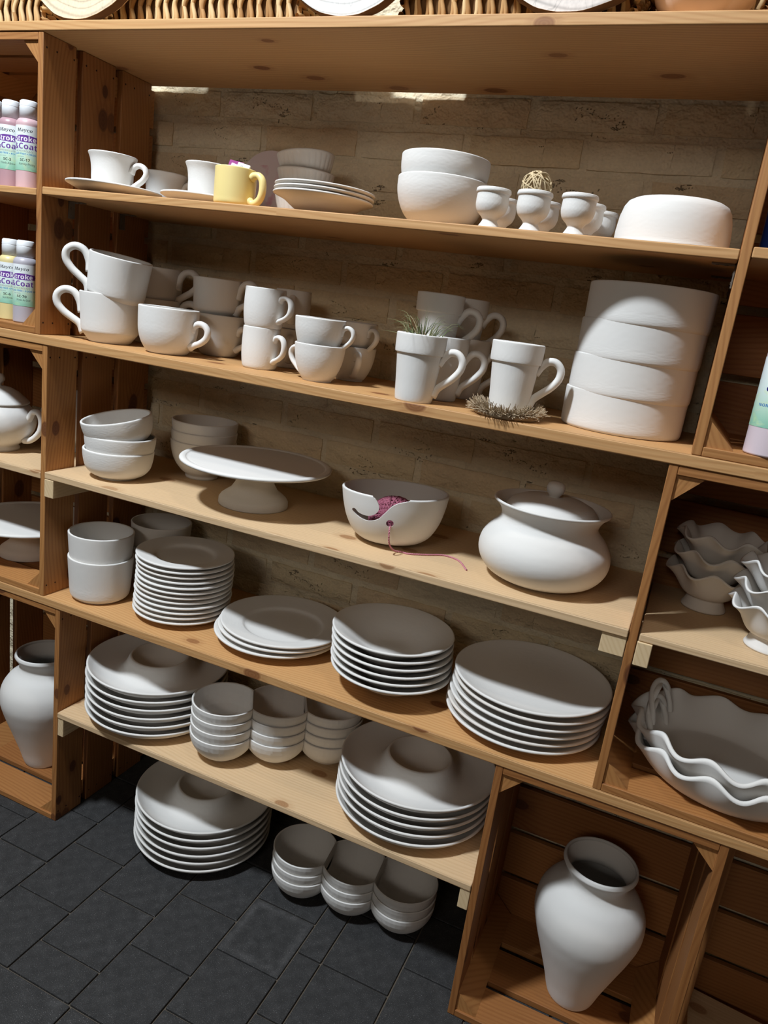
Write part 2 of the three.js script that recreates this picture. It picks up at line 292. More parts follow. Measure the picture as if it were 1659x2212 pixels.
longBoard('shelf_board', 'pale raw pine shelf carrying the cake stand and lidded pot', xL[1] + 0.0006, xR[1] - 0.0006, S3 - 0.0135, S3, 0.003, -0.2975, M.pale);
longBoard('shelf_board', 'pale raw pine shelf lowest in the rack, over the floor stacks', xL[2] + 0.0006, xR[2] - 0.0006, S5 - 0.0125, S5, 0.002, -0.2975, M.pale);
longBoard('shelf_board', 'short pine shelf inside the top left crate', xL[0] - CW + 0.013, xL[0] - 0.013, S1 - 0.0165, S1 - 0.004, 0, -0.268, M.shelf);
longBoard('shelf_board', 'short pale shelf under the teapots in the left crate', xL[1] - CW + 0.013, xL[1] - 0.013, S3 - 0.0175, S3 - 0.004, 0, -0.268, M.pale);
longBoard('shelf_board', 'short pine shelf inside the upper right crate', xR[0] + 0.013, xR[0] + CW - 0.013, S1 - 0.0095, S1 + 0.004, 0, -0.268, M.shelf);
const Y2 = 0.7745; longBoard('shelf_board', 'short pale shelf under the stacked wavy bowls', xR[1] + 0.0145, xR[1] + CW - 0.013, Y2 - 0.0115, Y2, 0, -0.268, M.pale);
function batten(label, x, y1, w, h, z0 = 0.0) { solo('batten', plank(w, h, 0.26, 'z', 0.0015), M.batten, label, 'batten', [x, y1 - h / 2, z0 - 0.13]); }
batten('rough sawn batten under the left end of the cake stand shelf', xL[1] + 0.0006 + 0.0115, S3 - 0.0137, 0.023, 0.036, 0.003);
batten('thick sawn batten under the right end of the lidded pot shelf', xR[1] - 0.0006 - 0.0175, S3 - 0.0137, 0.035, 0.031, 0.0);
batten('slim batten under the left end of the lowest shelf', xL[2] + 0.0006 + 0.0075, S5 - 0.0127, 0.015, 0.042, 0.0);
batten('slim batten under the right end of the lowest shelf', xR[2] - 0.0006 - 0.009, S5 - 0.0127, 0.018, 0.039, 0.0);
batten('upright batten inside the right crate under the wavy bowl shelf', xR[1] + 0.0130 + 0.011, Y2 - 0.0117, 0.021, 0.036, 0.002);
function bracket(label, x, z, s) {
  const g = thing('angle_bracket', label, 'bracket', [x, S1 - 0.0137, z], 'metal angle brackets');
  part('flat_leg', new THREE.BoxGeometry(0.030, 0.0018, 0.014), M.metal, g).position.set(s * 0.015, -0.0009, 0);
  part('upright_leg', new THREE.BoxGeometry(0.0018, 0.030, 0.014), M.metal, g).position.set(s * 0.0011, -0.015, 0);
  for (const q of [0.012, 0.023]) { part('screw', new THREE.CylinderGeometry(0.0026, 0.0026, 0.001, 10), M.metal, g).position.set(s * q, -0.0022, 0); const b = part('screw', new THREE.CylinderGeometry(0.0026, 0.0026, 0.001, 10), M.metal, g); b.rotation.z = Math.PI / 2; b.position.set(s * 0.0024, -q, 0); }
}
bracket('front metal angle bracket under the right end of the egg cup shelf', xR[0] - 0.0004, -0.045, -1);
bracket('rear metal angle bracket under the right end of the egg cup shelf', xR[0] - 0.0004, -0.225, -1);
bracket('front metal angle bracket under the left end of the yellow mug shelf', xL[0] + 0.0004, -0.068, 1);
bracket('rear metal angle bracket under the left end of the yellow mug shelf', xL[0] + 0.0004, -0.2, 1);

// ---------------------------------------------------------------- pottery builders
const jig = (a) => (R0() - 0.5) * a;
const profEnds = (s) => 1 + 0.30 * Math.exp(-Math.pow(s / 0.07, 2)) + 0.35 * Math.exp(-Math.pow((1 - s) / 0.06, 2));
const HANDLES = {
  ear: [[0.030, 0.060], [0.037, 0.070], [0.047, 0.0795], [0.058, 0.079], [0.066, 0.070], [0.0655, 0.057], [0.057, 0.044], [0.045, 0.033], [0.035, 0.024], [0.028, 0.012]],
  soup: [[0.0505, 0.050], [0.056, 0.070], [0.066, 0.085], [0.081, 0.0875], [0.0925, 0.077], [0.0925, 0.062], [0.082, 0.048], [0.068, 0.038], [0.0555, 0.029], [0.047, 0.014]],
  curl: [[0.0475, 0.046], [0.0515, 0.054], [0.060, 0.0600], [0.070, 0.0585], [0.0765, 0.050], [0.0750, 0.038], [0.066, 0.028], [0.055, 0.022], [0.046, 0.017]],
  mug: [[0.029, 0.050], [0.034, 0.0565], [0.042, 0.0585], [0.050, 0.054], [0.0535, 0.044], [0.0515, 0.031], [0.043, 0.022], [0.0335, 0.017], [0.029, 0.014]],
  small: [[0.037, 0.034], [0.041, 0.043], [0.049, 0.0475], [0.057, 0.044], [0.060, 0.036], [0.056, 0.026], [0.047, 0.017], [0.037, 0.009], [0.030, 0.007]],
  cee: [[0.031, 0.044], [0.036, 0.0475], [0.043, 0.0475], [0.0485, 0.042], [0.0505, 0.030], [0.0485, 0.016], [0.043, 0.0085], [0.036, 0.006], [0.030, 0.009]],
};
const G = {
  teacup: vessel([[0.031, 0], [0.0345, 0.006], [0.036, 0.022], [0.0365, 0.038], [0.0385, 0.053], [0.0423, 0.063]], 0.003, { foot: 0.002 }),
  teaHandle: rod(HANDLES.small.map(([x, y]) => [(x - 0.035) * 1.28 + 0.034, y * 1.05 + 0.004]), 0.0048, 0.0060, profEnds),
  saucer: dish([[0, 0.006], [0.03, 0.006], [0.045, 0.007], [0.062, 0.0115], [0.080, 0.019]], 0.004, 36, 64, 0.034, 0.0015),
  yellowMug: vessel([[0.0305, 0], [0.0325, 0.003], [0.0330, 0.012], [0.0334, 0.0547]], 0.0035),
  yellowHandle: rod(HANDLES.cee.map(([x, y]) => [(x - 0.03) * 1.2 + 0.03, y]), 0.0056, 0.0064, profEnds),
  soup: vessel([[0.0355, 0], [0.0375, 0.0015], [0.0440, 0.0100], [0.0495, 0.0172], [0.0512, 0.0205], [0.0520, 0.0260], [0.0532, 0.0480], [0.0557, 0.0878]], 0.0038, { n: 44 }),
  soupHandle: rod(HANDLES.soup.map(([x, y]) => [(x - 0.05) * 1.08 + 0.049, y]), 0.0068, 0.0076, profEnds),
  round: vessel([[0.0320, 0], [0.0365, 0.003], [0.0460, 0.017], [0.0515, 0.035], [0.0530, 0.055], [0.0535, 0.0794]], 0.004),
  curlHandle: rod(HANDLES.curl.map(([x, y]) => [(x - 0.047) * 1.12 + 0.047, y]), 0.0056, 0.0066, profEnds),
  mug: vessel([[0.0270, 0], [0.0295, 0.003], [0.0322, 0.018], [0.0332, 0.040], [0.0326, 0.070]], 0.0035),
  mugHandle: rod(HANDLES.mug, 0.0042, 0.0062, profEnds),
  small: vessel([[0.0240, 0], [0.0270, 0.003], [0.0350, 0.018], [0.0400, 0.036], [0.0421, 0.0566]], 0.0033, { foot: 0.002 }),
  smallHandle: rod(HANDLES.small.map(([x, y]) => [x - 0.001, y + 0.003]), 0.0036, 0.0056, profEnds),
  flower: vessel([[0.0272, 0], [0.0285, 0.002], [0.0315, 0.035], [0.0345, 0.0685], [0.0350, 0.0712], [0.0372, 0.0722], [0.0378, 0.0745], [0.0384, 0.0991]], 0.0036, { n: 60 }),
  earHandle: rod(HANDLES.ear, 0.0056, 0.0070, profEnds),
};
function mug(name, label, cat, body, handle, pos, turn, group, mat = M.clay) { const g = thing(name, label, cat, pos, group); part('body', body, mat, g); part('handle', handle, mat, g); g.rotation.y = turn * D2R; return g; }

// ================================================================= shelf with egg cups (S1)
{
  const GS = 'white bisque saucers', GC = 'white bisque teacups';
  solo('saucer', G.saucer, M.clay, 'white saucer under the leftmost teacup, near the crate', 'saucer', [-0.6675, S1, -0.078], GS);
  mug('teacup', 'leftmost white teacup with flared rim on its saucer', 'teacup', G.teacup, G.teaHandle, [-0.680, S1 + 0.0065, -0.085], 12, GC);
  mug('teacup', 'white teacup set back behind the leftmost cup, in shade', 'teacup', G.teacup, G.teaHandle, [-0.655, S1, -0.200], 15, GC);
  solo('saucer', G.saucer, M.clay, 'white saucer half hidden left of the yellow mug', 'saucer', [-0.4930, S1, -0.120], GS);
  mug('teacup', 'white teacup hidden behind the yellow mug', 'teacup', G.teacup, G.teaHandle, [-0.4938, S1 + 0.0065, -0.120], 30, GC);
  mug('yellow_mug', 'glazed pale yellow mug with tea bag tags sticking out', 'mug', G.yellowMug, G.yellowHandle, [-0.3808, S1, -0.0365], -4, undefined, M.yellow);
  const pap = (c) => new THREE.MeshStandardMaterial({ color: c, roughness: 0.7 });
  const tagTex = (bg, ink) => { const c = document.createElement('canvas'); c.width = 128; c.height = 96; const x = c.getContext('2d'); x.fillStyle = bg; x.fillRect(0, 0, 128, 96); x.strokeStyle = ink; x.lineWidth = 5; x.beginPath(); x.moveTo(30, 70); x.bezierCurveTo(20, 20, 70, 10, 60, 45); x.bezierCurveTo(55, 75, 90, 60, 96, 50); x.stroke(); const t = new THREE.CanvasTexture(c); t.colorSpace = THREE.SRGBColorSpace; return new THREE.MeshStandardMaterial({ map: t, roughness: 0.7 }); };
  const t1 = solo('tea_bag', new RoundedBoxGeometry(0.027, 0.026, 0.003, 1, 0.001), pap(0x8e2a78), 'purple paper tea bag sticking out of the yellow mug', 'tea bag', [-0.391, S1 + 0.0580, -0.046], 'tea bags'); t1.rotation.set(-0.3, 0.1, -0.12);
  const t1b = solo('tea_bag', new RoundedBoxGeometry(0.016, 0.020, 0.002, 1, 0.0008), tagTex('#e8c6d6', '#b05a94'), 'pink printed tea bag corner below the purple one', 'tea bag', [-0.3895, S1 + 0.0555, -0.0405], 'tea bags'); t1b.rotation.set(-0.25, 0.1, -0.25);
  const t2 = solo('tea_bag', new RoundedBoxGeometry(0.024, 0.018, 0.003, 1, 0.001), tagTex('#f0efe8', '#8a8c80'), 'white printed tea bag leaning in the yellow mug', 'tea bag', [-0.369, S1 + 0.0565, -0.036], 'tea bags'); t2.rotation.set(-0.3, 0.05, -0.2);
  // round plaque against the wall
  const pt = dataTex(256, 256, (u, v, c) => { const d = fbm(u * 6, v * 6, 3, 4), r = Math.hypot(u - 0.5, v - 0.42), k = Math.max(0, d * 2.2) * (r < 0.3 ? 1 : 0); c[0] = 222 - 12 * k; c[1] = 206 - 60 * k; c[2] = 206 - 44 * k; });
  const pg = new THREE.CylinderGeometry(0.069, 0.069, 0.006, 64, 1); const pl = solo('round_plaque', pg, new THREE.MeshStandardMaterial({ map: pt, roughness: 0.8 }), 'faded pink round plaque leaning on the brick wall', 'plaque', [-0.478, S1 + 0.0690, -0.283]); pl.rotation.x = Math.PI / 2 - 0.13;
  // fluted bowls behind the shallow plates
  const fl = (() => { const R = 0.0513, h = 0.043; return doubleWall((s, a, side) => { const k = Math.min(1, s * 1.0); const y = s < 0.35 ? 0.0 : h * Math.pow((s - 0.35) / 0.65, 1.0); let r = s < 0.35 ? s / 0.35 * 0.032 : 0.032 + (R - 0.032) * Math.pow((s - 0.35) / 0.65, 0.55); const w = s > 0.35 && s < 0.93 ? 0.0011 * Math.pow(Math.abs(Math.sin(a * 14)), 0.6) - 0.0011 : 0; if (side === 1) { r = Math.max(0, r - 0.0035 * Math.min(1, s * 3)); return [r * Math.cos(a), Math.max(y, 0.0035) + 0.0002, r * Math.sin(a)]; } if (side === 0.5) { r -= 0.0017; return [r * Math.cos(a), y + 0.0012, r * Math.sin(a)]; } r += w; return [r * Math.cos(a), y, r * Math.sin(a)]; }, 26, 168); })();
  const fb = ['bottom fluted bowl hidden behind the shallow plates', 'fluted bowl second from the bottom behind the shallow plates', 'fluted bowl just under the tilted one', 'tilted topmost fluted bowl behind the shallow plates'];
  [[0, 0], [0.022, 0], [0.0435, 0], [0.0715, 0.13]].forEach(([dy, tl], i) => { const b = solo('fluted_bowl', fl, M.clayB, fb[i], 'bowl', [-0.3475 + (i === 3 ? 0.0015 : 0), S1 + dy, -0.2], 'fluted bowls'); b.rotation.z = tl; });
  const sp = dish([[0, 0.004], [0.028, 0.004], [0.045, 0.012], [0.062, 0.0235], [0.0785, 0.030]], 0.0035, 36, 64, 0.03, 0.001);
  ['bottom', 'middle', 'top'].forEach((n, i) => solo('shallow_bowl', sp, M.clayB, `${n} shallow bowl of the three in front of the fluted bowls`, 'bowl', [-0.2435 + i * 0.001, S1 + i * 0.0065, -0.083], 'shallow bowls'));
  // two big bowls
  const bb = vessel([[0.0360, 0], [0.0400, 0.003], [0.0560, 0.018], [0.0655, 0.036], [0.0695, 0.052], [0.0700, 0.0685]], 0.004);
  solo('big_bowl', bb, M.clay, 'lower of the two big plain bowls beside the egg cups', 'bowl', [-0.0492, S1, -0.10], 'big plain bowls');
  solo('big_bowl', bb, M.clay, 'upper of the two big plain bowls beside the egg cups', 'bowl', [-0.0502, S1 + 0.0318, -0.10], 'big plain bowls').scale.set(0.965, 1, 0.965);
  // egg cups
  const eg = vessel([[0.0165, 0], [0.0160, 0.0015], [0.0120, 0.008], [0.0105, 0.0115], [0.0128, 0.0155], [0.0195, 0.022], [0.0225, 0.030], [0.0228, 0.038], [0.0227, 0.0460], [0.0240, 0.0470], [0.0246, 0.0490], [0.0240, 0.0520]], 0.0024, { n: 64, seg: 48 });
  const el = [['front egg cup nearest the two big bowls', 0.0518, -0.032], ['front egg cup holding the rattan ball', 0.1107, -0.032], ['front egg cup nearest the upturned bowl, right of the rattan ball', 0.1723, -0.032], ['rear egg cup between the first two front ones', 0.0435, -0.110], ['rear egg cup between the rattan ball cup and the next front cup', 0.1075, -0.112], ['egg cup directly behind the third front egg cup', 0.1735, -0.100], ['rearmost egg cup beside the upturned bowl', 0.1843, -0.160]];
  el.forEach(([l, x, z]) => solo('egg_cup', eg, M.clay, 'white ' + l, 'egg cup', [x, S1, z], 'egg cups'));
  const rb = thing('rattan_ball', 'small woven rattan ball resting in an egg cup', 'ball', [0.1107, S1 + 0.0580, -0.032]); const f = rng(9), mr = new THREE.MeshStandardMaterial({ color: 0xcdb892, roughness: 0.8 }), tg = new THREE.TorusGeometry(0.0212, 0.0010, 5, 40);
  for (let i = 0; i < 19; i++) { const m = part('strand', tg, mr, rb); m.rotation.set(f() * 6.28, f() * 6.28, f() * 6.28); const s = 0.93 + f() * 0.1; m.scale.set(s, s, s); }
  // upturned bowl
  solo('upturned_bowl', lathe([[0.072, 0.004], [0.072, 0], [0.0780, 0], [0.0788, 0.003], [0.0776, 0.007], [0.0768, 0.011], [0.0765, 0.024], [0.0745, 0.042], [0.0710, 0.055], [0.0665, 0.0620], [0.060, 0.0655], [0.050, 0.0665], [0.03, 0.0665], [0, 0.0665], [0, 0.060], [0.05, 0.060], [0.064, 0.055], [0.070, 0.03], [0.072, 0.004]], 80), M.clay, 'large white bowl turned upside down at the right of the egg cups', 'bowl', [0.2919, S1, -0.115]);
}
// ================================================================= shelf of mugs (S2)
{
  const Y = S2, GP = 'white bisque mugs and cups';
  mug('soup_mug', 'lower of the two big mugs with left handles by the crate', 'mug', G.soup, G.soupHandle, [-0.6662, Y, -0.078], 213, GP);
  const u = mug('soup_mug', 'tilted upper big mug with left handle by the crate', 'mug', G.soup, G.soupHandle, [-0.6580, Y + 0.0690, -0.078], 211, GP); u.rotation.set(0, 211 * D2R, 0); u.rotation.order = 'ZYX'; u.rotation.z = -0.145;
  mug('soup_mug', 'lower mug in the shaded stack behind the tilted mug', 'mug', G.soup, G.soupHandle, [-0.675, Y, -0.212], 12, GP);
  mug('soup_mug', 'upper mug in the shaded stack behind the tilted mug', 'mug', G.soup, G.soupHandle, [-0.678, Y + 0.0665, -0.212], 8, GP).scale.set(1, 0.93, 1);
  mug('round_cup', 'single wide round cup at the front with curled handle', 'cup', G.round, G.curlHandle, [-0.5251, Y, -0.0707], 6, GP);
  mug('round_cup', 'lower round cup in the shaded stack behind the wide cup', 'cup', G.round, G.curlHandle, [-0.4975, Y, -0.190], -8, GP).scale.set(0.92, 0.96, 0.92);
  mug('round_cup', 'upper cup in the shaded stack behind the wide cup', 'cup', G.soup, G.soupHandle, [-0.5070, Y + 0.0690, -0.190], 0, GP).scale.set(0.88, 0.83, 0.88);
  mug('barrel_mug', 'lower front barrel mug of the stacked pair left of the small cups', 'mug', G.mug, G.mugHandle, [-0.3457, Y, -0.099], -10, GP);
  mug('barrel_mug', 'upper front barrel mug of the stacked pair left of the small cups', 'mug', G.mug, G.mugHandle, [-0.3446, Y + 0.0700, -0.099], -8, GP).scale.set(1.08, 0.94, 1.08);
  mug('barrel_mug', 'lower shaded barrel mug directly behind the front barrel pair', 'mug', G.mug, G.mugHandle, [-0.349, Y, -0.205], -60, GP);
  mug('barrel_mug', 'upper shaded barrel mug directly behind the front barrel pair', 'mug', G.mug, G.mugHandle, [-0.351, Y + 0.0700, -0.205], -62, GP);
  mug('small_cup', 'lower small round cup of the front pair beside the air plant', 'cup', G.small, G.smallHandle, [-0.2112, Y, -0.066], 172, GP);
  mug('small_cup', 'upper small round cup of the front pair beside the air plant', 'cup', G.small, G.smallHandle, [-0.2150, Y + 0.0415, -0.066], 6, GP);
  mug('small_cup', 'lower small shaded cup behind the front pair of small cups', 'cup', G.small, G.smallHandle, [-0.2010, Y, -0.1687], -52, GP);
  mug('small_cup', 'upper small shaded cup behind the front pair of small cups', 'cup', G.small, G.smallHandle, [-0.2030, Y + 0.0415, -0.1687], -20, GP);
  const fm = (l, p, t) => mug('flowerpot_mug', l, 'mug', G.flower, G.earHandle, p, t, GP);
  fm('flowerpot shaped mug holding the air plant', [-0.0231, Y, -0.0310], 10);
  fm('lower flowerpot mug directly behind the air plant mug', [-0.0140, Y, -0.1200], 12);
  fm('upper flowerpot mug of the stack behind the air plant', [-0.0330, Y + 0.0640, -0.1200], 12);
  fm('lower flowerpot mug at the very back beside the brick wall', [-0.0030, Y, -0.2080], 12);
  fm('upper flowerpot mug at the very back beside the brick wall', [-0.0165, Y + 0.0640, -0.2060], 12);
  fm('flowerpot shaped mug standing on the frayed rope coaster', [0.1205, Y + 0.008, -0.0500], 12);
  // air plant
  const ap = thing('air_plant', 'wispy green air plant growing out of a flowerpot mug', 'plant', [-0.0231, Y + 0.0860, -0.0310]); const f = rng(31);
  const gm = [0x6d7a50, 0x8a8f62, 0x55643f, 0xa39a76].map(c => new THREE.MeshStandardMaterial({ color: c, roughness: 0.8 }));
  part('root_ball', new THREE.SphereGeometry(0.031, 20, 8, 0, Math.PI * 2, 0, Math.PI / 2).scale(1, 0.35, 1), new THREE.MeshStandardMaterial({ color: 0x7a6c50, roughness: 1 }), ap);
  for (let i = 0; i < 64; i++) {
    const a = f() * 6.28, r = f() * 0.027, L = 0.018 + f() * 0.032, lean = 0.2 + f() * 0.9, x = r * Math.cos(a), z = r * Math.sin(a), dx = Math.cos(a) * L * lean, dz = Math.sin(a) * L * lean;
    part('leaf', rod([[x, 0.002, z], [x + dx * 0.25, 0.002 + L * 0.45, z + dz * 0.25], [x + dx * 0.7, 0.002 + L * 0.8, z + dz * 0.7], [x + dx * 1.2, 0.002 + L * (0.98 - lean * 0.35), z + dz * 1.2]], 0.0007, 0.0011, s => 1.05 - s, 8, 5), gm[i % 4], ap);
  }
  for (const [ex, ey, ez] of [[-0.055, 0.012, -0.005], [-0.05, 0.03, 0.0], [-0.042, 0.045, -0.01], [-0.032, 0.038, 0.005], [0.006, 0.048, 0.0], [0.024, 0.045, -0.008], [-0.002, 0.055, -0.01], [0.034, 0.034, 0.004]]) part('leaf', rod([[ex * 0.35, 0, ez * 0.3], [ex * 0.5, ey * 0.55, ez * 0.5], [ex * 0.8, ey * 0.95, ez * 0.8], [ex * 1.25, ey * 1.02, ez]], 0.0008, 0.0012, s => 1.05 - s, 10, 5), gm[1], ap);
  for (let i = 0; i < 8; i++) part('flower_spike', rod([[f() * 0.01 - 0.002, 0, f() * 0.006], [f() * 0.012 - 0.004, 0.012, f() * 0.006], [f() * 0.018 - 0.008, 0.02 + f() * 0.006, f() * 0.01]], 0.0008, 0.001, s => 1.05 - s, 6, 5), new THREE.MeshStandardMaterial({ color: 0xc49a88, roughness: 0.8 }), ap);
  // frayed rope coaster
  const rc = thing('rope_coaster', 'frayed jute rope coaster under the flowerpot mug', 'coaster', [0.1205, Y, -0.0460]); const jm = new THREE.MeshStandardMaterial({ color: 0xb4a084, roughness: 1 });
  part('mat', new THREE.CylinderGeometry(0.036, 0.038, 0.0075, 32).translate(0, 0.0040, 0), jm, rc);
  part('rope', new THREE.TorusGeometry(0.043, 0.006, 10, 48).rotateX(Math.PI / 2).translate(0, 0.006, 0), jm, rc);
  const fr = []; for (let i = 0; i < 1300; i++) { const a = f() * 6.28, r = 0.041 + f() * 0.005, l = 0.008 + f() * 0.011, el = f() * 1.3 - 0.18, ta = a + (f() - 0.5) * 1.6; const c = new THREE.CylinderGeometry(0.0004, 0.0008, l, 4, 1, true); c.translate(0, l / 2, 0); c.rotateZ(-(Math.PI / 2 - el)); c.rotateY(-ta); c.translate(r * Math.cos(a), 0.0065 + f() * 0.004, r * Math.sin(a)); fr.push(c); }
  const fm2 = part('fringe', mergeGeometries(fr), [0x9c8a70].map(c => new THREE.MeshStandardMaterial({ color: 0xb8a488, roughness: 1 }))[0], rc); fm2.userData.kind = 'stuff';
  // round straight-sided dishes
  const dg = vessel([[0.0815, 0], [0.0848, 0.0008], [0.0872, 0.0034], [0.0882, 0.0075], [0.0886, 0.0200], [0.0890, 0.0555]], 0.0045, { n: 40, seg: 80 });
  ['bottom', 'second lowest', 'second highest', 'top'].forEach((n, i) => solo('baking_dish', dg, M.clay, `${n} deep straight-sided dish in the stack of four at the right`, 'dish', [0.2757 + i * 0.0024, Y + i * 0.0505, -0.1375 + i * 0.003], 'stacked deep dishes'));
}
// ================================================================= cake stand shelf (S3)
const cakePlate = dish([[0, 0.005], [0.05, 0.005], [0.118, 0.0052], [0.1275, 0.0055], [0.1300, 0.0070], [0.1345, 0.0078], [0.1385, 0.0070]], 0.006, 40, 96);
const cakeFoot = lathe([[0, 0.003], [0.058, 0.003], [0.060, 0], [0.0646, 0], [0.0654, 0.002], [0.0648, 0.011], [0.0615, 0.0165], [0.0560, 0.021], [0.0440, 0.030], [0.0365, 0.042], [0.0335, 0.055], [0.0335, 0.066], [0.0360, 0.0745], [0.042, 0.0782], [0, 0.0782]], 64);
function cakeStand(label, x, y, z, s = 1) { const g = thing('cake_stand', label, 'cake stand', [x, y, z]); part('foot', cakeFoot, M.clay, g); part('plate', cakePlate, M.clay, g).position.y = 0.0762; g.scale.set(s, 1, s); return g; }
{
  const Y = S3;
  const b1 = vessel([[0.0360, 0], [0.0420, 0.002], [0.0530, 0.0085], [0.0610, 0.0190], [0.0645, 0.0310], [0.0662, 0.0420], [0.0669, 0.0525]], 0.0048, { foot: 0.0025 });
  ['bottom bowl of the three straight-sided bowls at the left', 'middle bowl of the three straight-sided bowls at the left', 'tilted top bowl of the three straight-sided bowls at the left'].forEach((l, i) => { const b = solo('cereal_bowl', b1, M.clay, 'white ' + l, 'bowl', [-0.6350 + i * 0.0015, Y + [0, 0.0275, 0.0640][i], -0.080 - i * 0.002], 'straight-sided bowls'); if (i === 2) { b.rotation.set(0.17, 0, 0.135); } });
  const b2 = vessel([[0.0320, 0], [0.0335, 0.003], [0.0335, 0.007], [0.0430, 0.0155], [0.0545, 0.0300], [0.0620, 0.0470], [0.0655, 0.0620], [0.0671, 0.0770]], 0.0042, { n: 40 });
  ['bottom', 'middle', 'top'].forEach((n, i) => solo('footed_bowl', b2, M.clay, `${n} footed bowl of the three half hidden behind the cake stand`, 'bowl', [-0.5360, Y + i * 0.0205, -0.2170], 'footed bowls'));
  cakeStand('white pedestal cake stand in the middle of the rack', -0.348, Y, -0.1246);
  // yarn bowl with its curled slot
  const wall = [[0.0480, 0], [0.0540, 0.002], [0.0680, 0.0125], [0.0810, 0.0350], [0.0885, 0.0600], [0.0930, 0.0856]];
  const yg = thing('yarn_bowl', 'white yarn bowl with a curled slot and a round hole', 'yarn bowl', [-0.061, Y, -0.1205]); const base = vessel(wall, 0.0048, { n: 34, seg: 96 });
  const br = new Brush(mergeVertices(base.deleteAttribute('uv') && base, 1e-5)); br.geometry.computeVertexNormals(); br.updateMatrixWorld();
  const cut = [[-0.036, 0.120], [-0.036, 0.0900], [-0.0305, 0.0835], [-0.0250, 0.0760], [-0.0235, 0.0670], [-0.0290, 0.0580], [-0.0410, 0.0525], [-0.0560, 0.0540], [-0.0640, 0.0595], [-0.0690, 0.0560], [-0.0591, 0.0475], [-0.0409, 0.0435], [-0.0240, 0.0495], [-0.0130, 0.0620], [-0.0030, 0.0745], [0.008, 0.0815], [0.020, 0.0850], [0.026, 0.0900], [0.026, 0.120]];
  const sh = new THREE.Shape(new THREE.SplineCurve(cut.map(p => new THREE.Vector2(...p))).getPoints(70)); const hole = new THREE.Shape(); hole.absarc(-0.0033, 0.0455, 0.0062, 0, Math.PI * 2);
  const ang = Math.atan2(0.34986, 0.93680);
  let res = br; const ev = new Evaluator(); ev.attributes = ['position', 'normal'];
  for (const s of [sh, hole]) { const e = new THREE.ExtrudeGeometry(s, { depth: 0.13, bevelEnabled: false, curveSegments: 20 }); e.deleteAttribute('uv'); const b = new Brush(e); b.rotation.y = ang; b.position.set(0.02 * Math.sin(ang), 0, 0.02 * Math.cos(ang)); b.updateMatrixWorld(); res = ev.evaluate(res, b, SUBTRACTION); }
  const bg = res.geometry; bg.setAttribute('uv', new THREE.Float32BufferAttribute(new Float32Array(bg.attributes.position.count * 2), 2)); bg.clearGroups(); part('body', bg, M.clay, yg); yg.rotation.set(-0.035, 0, 0.045); yg.position.y += 0.0036;
  // skein of yarn
  const yarn = thing('yarn_ball', 'dusky pink wool ball inside the yarn bowl, strand trailing out', 'yarn', [-0.052, Y + 0.0075, -0.098]); const f = rng(88); const ym = [0x8e4a5c, 0x743848, 0xa05c6e].map(c => new THREE.MeshStandardMaterial({ color: c, roughness: 0.95 }));
  part('core', new THREE.SphereGeometry(0.040, 24, 16).scale(1, 0.92, 1).translate(0, 0.038, 0), ym[1], yarn);
  const wr = [[], [], []]; for (let i = 0; i < 150; i++) { const n = new THREE.Vector3(f() - 0.5, (f() - 0.5) * 1.4, f() - 0.5).normalize(), R = 0.0400 + f() * 0.003; const t = new THREE.TorusGeometry(R, 0.0013, 5, 30); t.applyQuaternion(new THREE.Quaternion().setFromUnitVectors(new THREE.Vector3(0, 0, 1), n)); t.scale(1, 0.92, 1); t.translate(0, 0.038, 0); wr[i % 3].push(t); }
  wr.forEach((w, i) => { const m = part('winding', mergeGeometries(w), ym[i], yarn); m.userData.kind = 'stuff'; });
  const dirx = Math.sin(ang), dirz = Math.cos(ang), ox = -0.061 + 0.052, oz = -0.1205 + 0.098; // bowl centre relative to the ball
  const at = (a, y, d) => [ox + dirz * a + dirx * d, y, oz - dirx * a + dirz * d];
  const wp = (x, y, z) => [x + 0.052, y - Y - 0.0075, z + 0.098];
  const strand = [wp(-0.037, Y + 0.046, -0.056), wp(-0.0345, Y + 0.0475, -0.0395), wp(-0.0325, Y + 0.040, -0.0335), wp(-0.031, Y + 0.020, -0.038), wp(-0.0275, Y + 0.0035, -0.0600), wp(-0.0200, Y + 0.0016, -0.0700), wp(-0.0080, Y + 0.0016, -0.0690), wp(0.018, Y + 0.0016, -0.0876), wp(0.044, Y + 0.0016, -0.1090), wp(0.069, Y + 0.0016, -0.1034), wp(0.0972, Y + 0.0016, -0.0647)];
  const cv = new THREE.CatmullRomCurve3(strand.map(p => new THREE.Vector3(...p))); const pl = []; for (const ph of [0, Math.PI]) { const q = []; for (let i = 0; i <= 160; i++) { const s = i / 160, P = cv.getPointAt(s), T = cv.getTangentAt(s), N = new THREE.Vector3(0, 1, 0).cross(T).normalize(), B = T.clone().cross(N); const a = s * 190 + ph; q.push(P.addScaledVector(N, 0.0007 * Math.cos(a)).addScaledVector(B, 0.0007 * Math.sin(a))); } pl.push(new THREE.TubeGeometry(new THREE.CatmullRomCurve3(q), 320, 0.0009, 5)); }
  part('loose_strand', mergeGeometries(pl), new THREE.MeshStandardMaterial({ color: 0xc4808e, roughness: 0.95 }), yarn);
  // lidded pot
  const pot = thing('lidded_pot', 'big round white pot with flared rim and knobbed lid', 'pot', [0.2037, Y, -0.1160]);
  part('body', vessel([[0.0600, 0], [0.0680, 0.003], [0.0880, 0.0135], [0.1010, 0.0310], [0.1046, 0.0470], [0.1015, 0.0640], [0.0910, 0.0810], [0.0805, 0.0920], [0.0765, 0.1000], [0.0780, 0.1080], [0.0835, 0.1170], [0.0915, 0.1240]], 0.0045, { n: 60, seg: 96 }), M.clay, pot);
